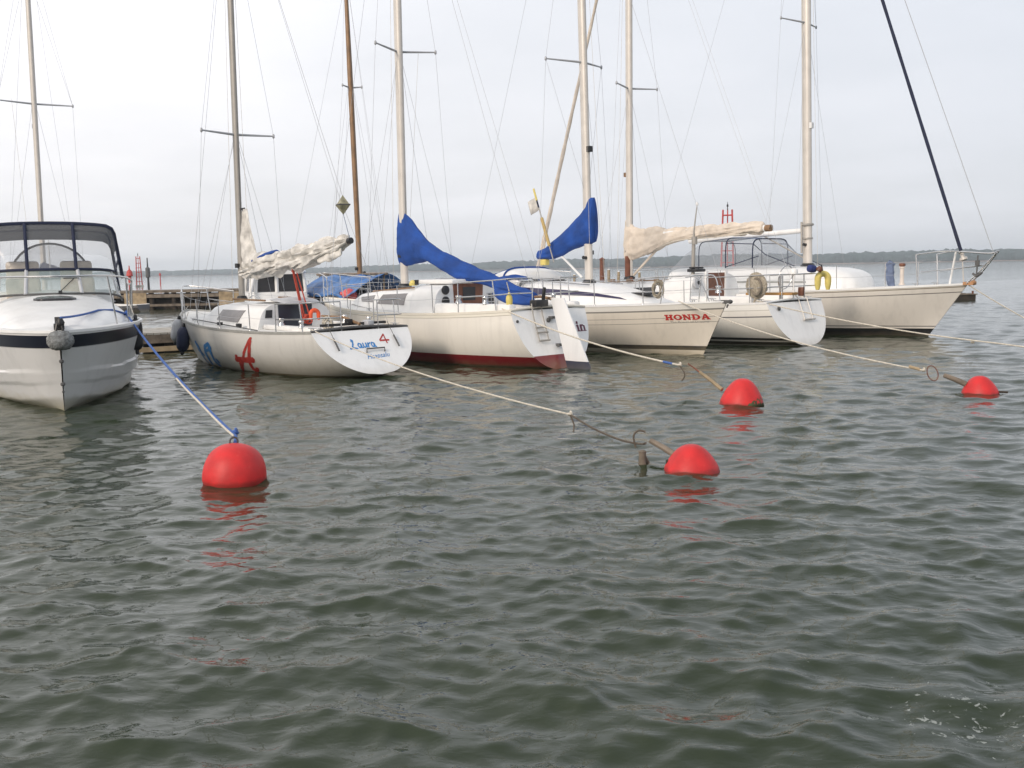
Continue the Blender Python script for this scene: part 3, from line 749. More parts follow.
    mb = MB(); mb.lathe([(.04, -.12), (.06, -.10), (.07, 0), (.06, .08), (.03, .11), (.02, .16)], n=14); mb.build('bag', M['yellow'], q)
    MB().tube([(0, 0, .18), (0, .06, .36)], .01, 6).build('strap', M['ropew'], q)
    # pole with a flag, standing at the stern
    return h
HD = build_cream_cruiser()

# ================================================================== cream racer-cruiser with sponsor name, bow towards the buoys
def build_sponsor_boat():
    R = thing('sailboat', 'cream sailboat with red lettering on its raked bow and short blue sail cover', 'sailboat', FH.loc, FH.rz)
    h = Hull(10., 1.25, 1.62, .42, (1.15, 1.07, 1.20), (-.05, -.5, -.14), lambda z: .0 + .3*max(-.3, z)/1.1, lambda z: 9.02 + .66*z/1.2, n=(2.3, 2.8, 1.3), m=(2., 2., 1.35))
    hm = hull_mat('cream_racer_hull', (.76, .70, .61), zbands=((.10, .20, (.03, .03, .035)),), bbands=((-.1, .13, (.76, .74, .69)), (.13, .165, (.25, .24, .22)), (.315, .325, (.24, .22, .2)), (.43, .44, (.24, .22, .2))), grime_h=.25, grime_amt=.55, grime=(.36, .30, .18))
    hull = h.build(R, hm, M['deck'], M['gel'], (.03, .03))
    x0 = 8.43
    letters('lettering', honda_shape, 5.34, 1.0, 36, lambda u, v: h.at(x0 + u*.166, .79 + v*.125 + .004*u, -1, .006), M['redlet'], hull)
    font_letters('lettering', 'The Power of Dreams', lambda u, v: h.at(x0 + .08 + u*.76, .725 + v*.065 + .02*u, -1, .006), M['greylet'], hull)
    tk = Trunk(h, [(2.9, 1.08, 1.10, .58), (4.2, 1.1, 1.08, .58), (5.4, 1.0, 1.07, .56), (6.3, .85, 1.08, .47), (7.2, .62, 1.09, .27), (8.0, .42, 1.11, .03)], .42, .22)
    cab = tk.mesh().build('cabin', M['gel'], R)
    for sd in (1, -1):
        tk.window([(7.0, .62), (3.0, .76), (3.0, .42), (7.2, .52)], sd, 'window', M['purple'], cab, n=20)
    for sd in (1, -1):
        mb = MB(); mb.box((1.7, sd*1.0, 1.32), (2.4, .22, .26)); mb.build('coaming', M['gel'], R, bevel=.05); winch(R, (2.3, sd*1.0, 1.45), 1.1)
        cleat(R, h.sheer(.93, sd, .1, .03)); mb = MB(); mb.tube([(4.4, sd*.7, 1.68), (6.0, sd*.58, 1.58)], .016, 6); mb.build('grab_rail', M['steel'], cab)
    mb = MB(); mb.box((7.3, 0, 1.37), (.5, .5, .05)); mb.build('fore_hatch', M['win'], R, bevel=.01)
    # spray hood: white with blue top
    def hood(zt, x0, x1, w, z0):
        rows = []
        for i in range(9):
            u = i/8; x = lerp(x0, x1, u); hh = (zt - z0) * (math.sin(PI*min(1, .18 + .62*(1-u))))**.7 * (1 if u < .95 else .6)
            rows.append([Vector((x, w*(1-.06*u)*math.copysign(abs(math.cos(PI*j/18))**.55, math.cos(PI*j/18)), z0 + hh*abs(math.sin(PI*j/18))**.55)) for j in range(19)])
        return rows
    rows = hood(2.02, 2.5, 3.7, .92, 1.56)
    mb = MB(); mb.grid(rows); so = mb.build('spray_hood', M['gel'], R, angle=60); so.modifiers.new('thickness', 'SOLIDIFY').thickness = .01
    mb = MB()
    mb.tube([p + Vector((-.01, 0, .012)) for p in rows[0]], .03, 8); mb.tube([p + Vector((0, 0, .015)) for p in rows[4]], .028, 8)
    for j in range(4, 15):
        pass
    mb.build('hood_trim', M['blue'], so)
    mb = MB(); mb.grid([[p + Vector((0, 0, .016)) for p in r[6:13]] for r in rows[:4]]); mb.build('hood_top', M['tarp'], so).modifiers.new('thickness', 'SOLIDIFY').thickness = .008
    # dark blue canvas roll along the hood's edge
    cover('canvas_roll', [(2.2, 1.66, 1.54, .08, -.9), (2.9, 1.78, 1.64, .09, -.9), (3.5, 1.86, 1.74, .08, -.88), (4.0, 1.80, 1.72, .05, -.86)], M['blue'], R, .02, 3)
    rails(R, h, .2, .82, 6, h=.6, hp=.62, push=True, tb=.15, pulp=False)
    # low bow rail set back from the stem
    mb = MB()
    for sd in (1, -1):
        mb.tube(catmull([h.sheer(.80, sd, .1, .60), h.sheer(.88, sd, .08, .62), h.sheer(.935, sd, .06, .58), h.sheer(.955, sd, .05, .30), h.sheer(.965, sd, .05, 0)], 6), .0125, 8); mb.tube([h.sheer(.86, sd, .08), h.sheer(.87, sd, .08, .61)], .0125, 8)
    mb.tube([h.sheer(.88, 1, .08, .62), h.sheer(.88, -1, .08, .62)], .0125, 8); mb.build('pulpit', M['steel'], R)
    mb = MB(); t = h.sheer(1, 1); mb.box((t.x - .02, 0, t.z + .0), (.22, .12, .07)); mb.lathe([(.035, -.05), (.05, 0), (.035, .05)], (t.x + .08, 0, t.z + .0), 10, (0, 1, 0)); mb.build('bow_roller', M['rubber'], R)
    mb = MB(); mb.tube([h.sheer(1, 1, 0, -.06) + Vector((.015, 0, 0)), h.sheer(1, 1, 0, -.13) + Vector((-.02, 0, 0))], .02, 6); mb.build('stem_fitting', M['rubber'], R)
    zt = 14.0
    mast, X = make_mast(R, 5.40, 1.62, zt, .30, .088, 'alu', [(7.0, .95, .32, .04)])
    mb = MB(); mb.box((X(4.9)+.13, .0, 4.9), (.12, .12, .14)); mb.build('deck_light', M['dark'], mast)
    stay(R, (9.6, 0, 1.42), (X(12.4), 0, 12.4)); stay(R, (.3, 0, 1.3), (X(zt), 0, zt))
    for sd in (1, -1):
        tip = (X(7.04)-.32, sd*.95, 7.04)
        stay(R, h.sheer(.50, sd, .25), tip); stay(R, tip, (X(12.5), sd*.05, 12.5)); stay(R, tip, (X(3.8), sd*.06, 3.85)); stay(R, h.sheer(.47, sd, .25), (X(6.9), sd*.06, 6.9))
    stay(R, (5.75, .2, 1.62), (X(12)+.1, .03, 12), .004, 'ropew', name='halyard'); stay(R, (5.7, -.25, 1.62), (X(12.2)+.1, -.03, 12.2), .004, 'ropew', name='halyard')
    mb = MB(); mb.tube([(5.28, 0, 2.75), (4.6, 0, 2.60), (3.9, 0, 2.42), (3.55, 0, 2.36)], .05, 10, True, 1.1); mb.build('boom', M['alu'], R)
    mb = MB(); mb.tube([(5.15, 0, 1.75), (4.3, 0, 2.38)], .03, 8); mb.build('kicker', M['gel'], R)
    cover('sail_cover', [(5.60, 3.72, 2.62, .13), (5.45, 3.70, 2.58, .17), (5.2, 3.42, 2.54, .17), (4.85, 3.12, 2.46, .16), (4.5, 2.90, 2.35, .15), (4.1, 2.68, 2.24, .14), (3.8, 2.53, 2.24, .11), (3.52, 2.47, 2.24, .09)], M['blue'], R, .032, 21, 40, 12, fold=1.0, fine=.35)
    mb = MB(); mb.box((3.75, 0, 2.16), (.22, .16, .16)); mb.build('boom_strap', M['yellow'], R, bevel=.03)
    return h
HH = build_sponsor_boat()
# ================================================================== white cruiser with cream cover and double boot stripe
def build_white_cruiser():
    R = thing('sailboat', 'white sailboat with cream sail cover on its boom and double black line above the water', 'sailboat', FE.loc, FE.rz)
    h = Hull(10.3, 1.22, 1.62, .42, (1.06, 1.02, 1.30), (-.02, -.5, -.12), lambda z: .0 + .46*max(-.3, z)/1.1, lambda z: 9.6 + .70*z/1.34, n=(2.2, 2.8, 1.45), m=(2., 2., 1.5))
    bk = (.022, .022, .025)
    hm = hull_mat('white_cruiser_hull', (.79, .765, .71), zbands=((.02, .10, bk), (.14, .20, bk)), bbands=((-.1, .15, (.80, .79, .75)), (.15, .17, (.55, .53, .48)), (.30, .33, (.16, .16, .17))), grime_h=.2, grime_amt=.35)
    tm = hull_mat('white_cruiser_transom_paint', (.88, .87, .85), grime_h=.2, grime_amt=.3)
    hull = h.build(R, hm, M['deck'], M['gel'], (.05, .05), transom=tm)
    tr = next(o for o in R.children if o.name.split('.')[0] == 'transom')
    mb = MB(); a, b = h.sheer(0, 1), h.sheer(0, -1); mb.tube([lerp(a, b, i/10) + Vector((.01, 0, .015 + .05*(1-(2*i/10-1)**2))) for i in range(11)], .028, 8); mb.build('transom_capping', M['gel'], R)
    mb = MB()
    for y in (-.12, -.5): mb.tube([(h.stern(1.1)+.05, y, 1.22), (h.stern(1.1)-.05, y, 1.12), (h.stern(.65)-.05, y, .62)], .014, 8)
    mb.tube([(h.stern(.64)-.06, -.06, .62), (h.stern(.64)-.06, -.56, .62)], .024, 8); mb.build('boarding_ladder', M['alu'], R)
    mb = MB(); mb.lathe([(.05, 0), (.055, .02), (.03, .04)], (h.stern(.9)-.01, .82, .92), 12, (-1, 0, .3)); mb.build('exhaust_fitting', M['rubber'], tr)
    tk = Trunk(h, [(2.85, 1.12, 1.02, .78), (3.6, 1.12, 1.02, .78), (4.0, 1.06, 1.02, .60), (5.6, .92, 1.06, .52), (7.0, .66, 1.17, .34), (7.9, .42, 1.22, .04)], .34, .14)
    cab = tk.mesh().build('cabin', M['gel'], R)
    for sd in (1, -1): tk.window([(6.0, .62), (4.12, .70), (4.12, .10), (5.4, .12)], sd, 'window', M['win'], cab, n=14)
    mb = MB(); X = 2.845
    panel('companionway', [(X, .34, 1.16), (X, -.34, 1.16), (X, -.36, 1.80), (X, .36, 1.80)], M['mahog'], R, .03, (-1, 0, 0))
    panel('companionway_frame', [(X, .44, 1.16), (X, .36, 1.16), (X, .38, 1.84), (X, .46, 1.84)], M['gel'], cab, .05, (-1, 0, 0)); panel('companionway_frame', [(X, -.36, 1.16), (X, -.46, 1.16), (X, -.48, 1.84), (X, -.38, 1.84)], M['gel'], cab, .05, (-1, 0, 0))
    mb = MB(); mb.lathe([(.17, 0), (.17, .02), (.15, .05), (.05, .06)], (X, .80, 1.55), 24, (-1, 0, .1)); sp = mb.build('speaker', M['greyfend'], cab)
    mb = MB(); mb.lathe([(.05, 0), (.05, .012)], (X-.06, .80, 1.555), 14, (-1, 0, .1)); mb.build('speaker_cone', M['dark'], sp)
    mb = MB(); mb.box((3.15, .42, 1.87), (.3, .42, .08)); mb.box((3.15, .42, 1.94), (.24, .34, .05)); mb.build('hatch_gear', M['dark'], R, bevel=.02)
    for sd in (1, -1):
        mb = MB(); mb.box((1.9, sd*1.0, 1.12), (1.9, .22, .20)); mb.build('coaming', M['gel'], R, bevel=.05); winch(R, (2.0, sd*1.02, 1.3), 1.2); cleat(R, h.sheer(.03, sd, .2, .05)); cleat(R, h.sheer(.15, sd, .2, .05))
        mb = MB(); mb.tube([(4.3, sd*.7, 1.62), (6.4, sd*.56, 1.56)], .016, 6); mb.build('grab_rail', M['teak'], cab)
    for x in (4.4, 4.9, 5.4, 6.0):
        mb = MB(); mb.box((x, .55, 1.62), (.12, .1, .07)); mb.build('deck_organiser', M['teak'], cab, bevel=.01)
    rails(R, h, .24, .82, 5, h=.62, hp=.68, push=True, tb=.17)
    # cockpit bench board and steering pedestal
    mb = MB(); mb.box((.95, .25, 1.26), (1.25, .34, .06), .12); mb.build('bench_board', mat('honey_board', (.42, .22, .06), .6, var=.25), R, bevel=.01)
    mb = MB(); mb.tube([(.9, -.1, 1.1), (.9, -.1, 1.7)], .05, 10); mb.torus((.78, -.1, 1.66), .3, .014, (1, 0, .2)); mb.build('steering_wheel', M['steel'], R)
    mb = MB(); mb.box((.5, -.38, 1.30), (.14, .1, .22)); mb.build('stern_lamp', M['mahog'], R, bevel=.02)
    mb = MB(); mb.lathe([(.10, 0), (.10, .10), (.07, .14)], (.45, .05, 1.74), 14); mb.tube([(.45, .05, 1.1), (.45, .05, 1.75)], .015, 8); mb.build('satellite_dome', M['gel'], R)
    mb = MB(); mb.lathe([(.07, 0), (.08, .06), (.06, .12)], (.28, -.78, 1.80), 12, (-.4, -.4, .7)); mb.build('stern_light', M['mahog'], R)
    # antenna mast on the port side
    mb = MB(); mb.tube([(3.2, .5, 1.75), (3.18, .5, 2.5), (3.17, .5, 2.9), (3.07, .5, 3.55)], [.05, .05, .022, .012], 10); mb.tube([(3.15, .5, 2.55), (3.15, .5, 2.75)], .075, 10); an = mb.build('antenna', M['alu_grey'], R)
    mb = MB(); mb.lathe([(.03, 0), (.04, .04), (.02, .09)], (3.07, .5, 3.55), 10); mb.build('antenna_tip', M['gel'], an)
    zt = 14.2
    mast, X2 = make_mast(R, 5.85, 1.66, zt, .05, .082, 'alu', [(6.98, .86, .30, .02)])
    mb = MB(); mb.box((X2(4.6)+.12, 0, 4.6), (.1, .1, .12)); mb.build('deck_light', M['teak'], mast)
    # furled headsail: a thick roll with a loose clew
    fa, fb = Vector((9.75, 0, 1.75)), Vector((X2(13.2), 0, 13.2))
    mb = MB(); n = 40; mb.tube([lerp(fa, fb, i/n) for i in range(n+1)], [lerp(.066, .03, i/n) * (1 + .12*math.sin(i*2.1)) for i in range(n+1)], 8); mb.build('furled_sail', M['creamcan'], R)
    mb = MB(); mb.lathe([(.03, -.2), (.11, -.18), (.11, -.12), (.05, -.1), (.05, .0), (.11, .02), (.11, .05), (.03, .07)], (9.80, 0, 1.62), 14, tuple(fb - fa)); mb.build('furling_drum', M['rubber'], R)
    mb = MB(); fp = lerp(fa, fb, .085); mb.tube(catmull([fp + Vector((-.05, .04, .25)), fp + Vector((-.14, .07, 0)), fp + Vector((-.03, .08, -.3)), fp + Vector((.02, .08, -.9))], 5), .035, 6); mb.build('clew', M['creamcan'], R)
    stay(R, (.4, 0, 1.2), (X2(zt), 0, zt))
    for sd in (1, -1):
        tip = (X2(7.0)-.30, sd*.86, 7.0)
        stay(R, h.sheer(.52, sd, .2), tip); stay(R, tip, (X2(13.6), sd*.05, 13.6)); stay(R, h.sheer(.49, sd, .25), (X2(6.8), sd*.06, 6.8)); stay(R, h.sheer(.6, sd, .25), (X2(6.8), sd*.06, 6.75))
    stay(R, (6.2, .15, 1.6), (X2(13)+.1, .03, 13), .004, 'ropew', name='halyard'); stay(R, (1.25, 0, 2.95), (X2(13.9), 0, 13.9), .004, 'wire', name='topping_lift')
    mb = MB(); mb.tube([(5.75, 0, 2.92), (1.28, 0, 2.90)], .07, 12, True, 1.2); boom = mb.build('boom', M['gel'], R)
    mb = MB(); mb.tube([(1.30, 0, 2.90), (1.14, 0, 2.90)], .085, 14); mb.build('end_cap', M['teak'], boom)
    mb = MB(); mb.tube([(5.7, 0, 1.75), (4.35, 0, 2.86)], .035, 10); mb.build('kicker', M['creamcan'], R)
    mb = MB(); mb.tube([(5.86, .06, 1.72), (5.86, .05, 2.3)], .09, 10); mb.tube([(5.7, .1, 1.66), (5.5, .3, 1.60)], .05, 8); mb.build('mast_ropes', M['rust'], R)
    cv = cover('sail_cover', [(5.98, 3.34, 2.16, .11), (5.82, 3.32, 2.14, .16), (5.6, 3.14, 2.20, .17), (5.2, 3.06, 2.34, .17), (4.7, 3.05, 2.48, .17), (4.2, 3.03, 2.64, .17), (3.6, 3.04, 2.70, .17), (2.9, 3.06, 2.74, .16), (2.2, 3.06, 2.76, .15), (1.7, 3.06, 2.78, .14), (1.36, 3.04, 2.80, .12)], M['creamcan'], R, .05, 31, 40, 12, ties=7, fold=1.0, fine=.35)
    mb = MB(); mb.tube(catmull([(5.1, -.0, 2.36), (4.3, .18, 2.62), (3.7, .19, 2.70), (2.8, .17, 2.72), (1.7, .15, 2.78)], 8), .014, 6); mb.build('lacing', M['ropew'], cv)
    # loose gear on the rails
    q = thing('lifebuoy', 'yellow horseshoe lifebuoy hanging on stern rail beside the cream-covered boom end', 'lifebuoy', FE.w(.33, -1.10, 1.60), FE.rz)
    mb = horseshoe(MB(), (.67, .74, 0), .13, .28, .08); mb.build('horseshoe', M['yellow'], q)
    MB().tube([(.0, .02, .2), (.02, .05, .36)], .02, 6).build('strap', M['dark'], q)
    q = thing('cloth_bundle', 'dark blue cloth bundle tied on the stern rail above the yellow lifebuoy', 'cloth bundle', FE.w(.42, -.72, 1.86), FE.rz)
    mb = MB(); mb.lathe([(.05, -.12), (.09, -.09), (.10, 0), (.09, .09), (.05, .12)], n=14, axis=(.2, 1, .1)); mb.build('bundle', mat('dark_blue_cloth', (.02, .035, .16), .8, var=.3), q)
    MB().tube([(0, -.1, 0), (-.05, -.3, -.02), (-.08, -.4, -.10)], [.05, .04, .025], 8).build('bundle_end', M['dark'], q)
    q = thing('net_bag', 'round beige net bag hanging on the white sailboat stern rail', 'net bag', FE.w(.80, 1.12, 1.48), FE.rz)
    mb = MB(); rows = []
    for i in range(15):
        a = PI*i/14; rows.append([Vector((.30*math.sin(a)*math.cos(2*PI*j/24), .10*math.sin(a)*math.sin(2*PI*j/24) , -.32*math.cos(a))) + Vector((1, .5, 1))*(.03*noise.noise(Vector((i*.6, j*.7, 3)))) for j in range(24)])
    mb.grid(rows, True); mb.build('net', M['beige'], q)
    mb = MB(); mb.torus((-.06, .09, -.02), .2, .035, (.2, 1, .1), 24, 8, sx=.75); mb.build('net_mouth', mat('net_edge', (.22, .19, .15), .9, var=.3), q)
    MB().tube([(0, .03, -.3), (.05, .06, -.46)], .03, 6).build('net_tail', M['beige'], q)
    return h
HE = build_white_cruiser()

# ================================================================== big pale yacht on the right with bowsprit platform
def build_big_yacht():
    R = thing('sailboat', 'large pale sailboat with long overhanging bow, bowsprit rail and clear-windowed canopy', 'sailboat', FF.loc, FF.rz)
    h = Hull(11.6, 1.45, 1.9, .45, (1.20, 1.20, 1.38), (-.03, -.6, -.16), lambda z: .0 + .5*max(-.3, z)/1.2, lambda z: 10.40 + .98*max(-.3, z)/1.34, n=(2.4, 2.9, 1.35), m=(2., 2., 1.4))
    hm = hull_mat('pale_yacht_hull', (.76, .72, .665), zbands=((-.3, .20, (.02, .02, .022)), (.25, .275, (.16, .16, .16))), bbands=((0, .05, (.74, .70, .63)), (.05, .075, (.25, .22, .18)), (.19, .215, (.20, .19, .18))), grime_h=.12, grime_amt=.2)
    hull = h.build(R, hm, M['deck'], M['gel'], (.04, .05))
    tk = Trunk(h, [(2.4, 1.25, 1.18, .74), (5.2, 1.28, 1.18, .78), (7.2, 1.12, 1.2, .70), (7.8, 1.05, 1.21, .66), (8.15, .96, 1.21, .60), (8.36, .85, 1.22, .50), (8.5, .68, 1.22, .36), (8.57, .46, 1.23, .18), (8.59, .25, 1.23, .05)], .32, .16)
    cab = tk.mesh().build('cabin', M['gel'], R)
    for sd in (1, -1):
        tk.window([(7.3, .42), (3.2, .42), (3.2, .36), (7.3, .36)], sd, 'cove_line', M['railgrey'], cab, n=14)
    tk.window([(5.4, .80), (3.9, .80), (3.9, .5), (5.3, .5)], 1, 'window', M['win'], cab)
    # clear canopy over the cockpit and companionway
    def sec(x, w, zb, zt, e=.30, n=18): return [Vector((x, w*math.copysign(abs(math.cos(PI*j/n))**e, math.cos(PI*j/n)), zb + (zt-zb)*abs(math.sin(PI*j/n))**e)) for j in range(n+1)]
    S = [sec(2.3, .92, 1.80, 1.86), sec(2.9, .94, 1.84, 2.40), sec(3.5, .96, 1.86, 2.74), sec(4.5, .96, 1.90, 2.82), sec(5.45, .94, 1.90, 2.76), sec(5.85, .90, 1.90, 2.36), sec(6.75, .78, 1.90, 1.93)]
    mb = MB(); mb.grid(S); cn = mb.build('canopy', glass_mat('grey_vinyl', (.42, .45, .49), .30, .14), R, angle=70)
    mb = MB(); mb.grid([[p + Vector((0, 0, .012)) for p in r[7:12]] for r in S[2:5]]); mb.build('canopy_roof', M['bluebl'], cn)
    mb = MB()
    for k, r in ((2, .014), (3, .018), (4, .020)): mb.tube(S[k], r, 6)
    for j in (3, 15): mb.tube([S[k][j] for k in (3, 4, 5, 6)], .013, 6)
    for sd in (0, 18): mb.tube([S[3][sd] + Vector((0, 0, .03)), lerp(S[4][sd], S[5][sd], .5) + Vector((0, 0, .34))], .013, 6)
    mb.build('canopy_frame', M['navy'], cn)
    for sd in (1, -1): winch(R, (2.0, sd*1.2, 1.4), 1.2); cleat(R, h.sheer(.9, sd, .15, .03))
    rails(R, h, .2, .84, 7, h=.66, hp=.7, pulp=False, push=True, tb=.14)
    # tubular bowsprit platform with its rail
    mb = MB(); tipx = 12.15
    for sd in (1, -1):
        mb.tube(catmull([h.sheer(.90, sd, .10, .84), h.sheer(.96, sd, .06, .88), Vector((tipx-.2, sd*.14, 2.16)), Vector((tipx, sd*.03, 2.22))], 6), .018, 8)
        mb.tube(catmull([h.sheer(.91, sd, .10, .38), h.sheer(.97, sd, .05, .42), Vector((tipx-.35, sd*.12, 1.86))], 6), .012, 8)
        mb.tube([h.sheer(.905, sd, .10), h.sheer(.90, sd, .10, .84)], .018, 8); 
        mb.tube([Vector((11.42, sd*.10, 1.40)), Vector((11.75, sd*.09, 1.72)), Vector((tipx-.05, sd*.03, 2.16))], .02, 8)
    mb.build('pulpit', M['steel'], R)
    mb = MB(); mb.tube([h.sheer(.955, 1, .3, .02), h.sheer(.97, 1, .3, .86)], .028, 8); mb.build('rail_post', M['gel'], R)
    mb = MB(); mb.box((11.45, 0, 1.40), (.26, .2, .08)); mb.lathe([(.05, -.08), (.07, 0), (.05, .08)], (11.55, 0, 1.42), 12, (0, 1, 0)); mb.build('bow_roller', mat('tan_roller', (.45, .24, .12), .6), R)
    mb = MB(); mb.tube([(11.72, -.18, 2.12), (11.70, -.18, 1.62)], .02, 8); mb.tube([(11.60, -.18, 1.66), (11.70, -.18, 1.58), (11.84, -.18, 1.68)], [.03, .045, .03], 8); mb.box((11.71, -.18, 1.92), (.10, .05, .14)); mb.build('anchor', M['rubber'], R)
    # rig
    zt = 17.3
    mast, X = make_mast(R, 6.72, 1.92, zt, .35, .105, 'alu', [(8.85, .92, .24, .05), (13.2, .7, .2, .04)])
    mb = MB(); mb.tube([(X(2.9)-.02, .14, 2.1), (X(3.3)-.02, .15, 3.3), (X(3.5)-.02, .14, 3.42)], .045, 8); mb.tube([(X(2.4)-.1, -.15, 2.3), (X(3.2)-.1, -.15, 3.2)], .03, 8); mb.lathe([(.17, -.03), (.19, 0), (.17, .04)], (X(3.15), 0, 3.12), 16); mb.lathe([(.15, -.02), (.16, 0), (.15, .03)], (X(2.7), 0, 2.72), 16); mb.build('mast_winches', M['alu_grey'], mast)
    mb = MB(); mb.box((X(5.9)+.14, 0, 5.95), (.1, .12, .16)); mb.build('deck_light', M['gel'], mast)
    fa, fb = Vector((11.2, 0, 2.25)), Vector((X(16.2), 0, 16.2))
    mb = MB(); n = 40; mb.tube([lerp(fa, fb, i/n) for i in range(n+1)], [.045*(1 + .06*math.sin(i*1.7)) for i in range(n+1)], 8); mb.build('furled_sail', M['navy'], R)
    mb = MB(); mb.lathe([(.03, -.16), (.1, -.14), (.1, -.08), (.05, -.06), (.05, .04), (.1, .06), (.03, .09)], (11.24, 0, 2.14), 14, tuple(fb-fa)); mb.tube([(11.24, 0, 2.1), (11.3, 0, 1.4)], .016, 6); mb.build('furling_drum', M['alu'], R)
    stay(R, (12.02, 0, 2.2), (X(17.2), 0, 17.2), .009); stay(R, (.5, 0, 1.3), (X(zt), 0, zt))
    for sd in (1, -1):
        tip = (X(8.9)-.24, sd*.92, 8.9); t2 = (X(13.24)-.2, sd*.7, 13.24)
        stay(R, h.sheer(.54, sd, .3), tip); stay(R, tip, t2); stay(R, t2, (X(17), sd*.05, 17)); stay(R, h.sheer(.5, sd, .3), (X(8.7), sd*.08, 8.7)); stay(R, h.sheer(.62, sd, .3), (X(8.7), sd*.08, 8.6)); stay(R, tip, (X(13), sd*.06, 13))
    for k in range(3): stay(R, (6.9 - k*.1, .25 - .2*k, 1.9), (X(16.5) + .1 - .1*k, .05 - .05*k, 16.5), .004, 'ropew', name='halyard')
    mb = MB(); mb.tube([(6.62, 0, 2.95), (6.4, 0, 2.95), (2.4, 0, 2.78)], [.045, .075, .085], 12); mb.build('boom', M['gel'], R)
    mb = MB(); mb.tube([(6.6, 0, 2.15), (5.2, 0, 2.85)], .022, 8); mb.build('kicker', M['alu_grey'], R)
    # gear on the foredeck: separate things
    q = thing('draped_cloth', 'blue-grey cloth draped over the foredeck lifeline of the large pale sailboat', 'cloth', FF.w(9.33, .0, 1.33), FF.rz)
    cover_rows = []
    mb = MB()
    for i in range(12):
        v = i/11; z = lerp(0, .60, v); r = lerp(.10, .12, math.sin(v*PI)); cx = -.04*math.sin(v*4) - .10*v*v
        cover_rows.append([Vector((cx + r*(1+.3*noise.noise(Vector((i*.5, j, 1))))*math.cos(2*PI*j/14), .6*r*math.sin(2*PI*j/14), z)) for j in range(14)])
    mb.grid(cover_rows, True, True); mb.build('cloth_folds', M['bluebl'], q)
    MB().tube([(.05, .04, .58), (-.08, .02, .66), (-.2, 0, .56)], [.04, .06, .03], 8).build('cloth_top', M['bluebl'], q)
    q = thing('ventilator_post', 'slim white ventilator post on the foredeck of the large pale sailboat', 'ventilator', FF.w(9.62, .0, 1.36), FF.rz)
    mb = MB(); mb.lathe([(.09, 0), (.08, .03), (.055, .06), (.055, .44), (.075, .46), (.075, .50)]); mb.build('post', mat('pinkish_post', (.62, .55, .49), .5), q)
    mb = MB(); mb.lathe([(.05, .50), (.085, .53), (.085, .58), (.03, .60)]); mb.build('cowl', M['mahog'], q)
    return h
HF = build_big_yacht()

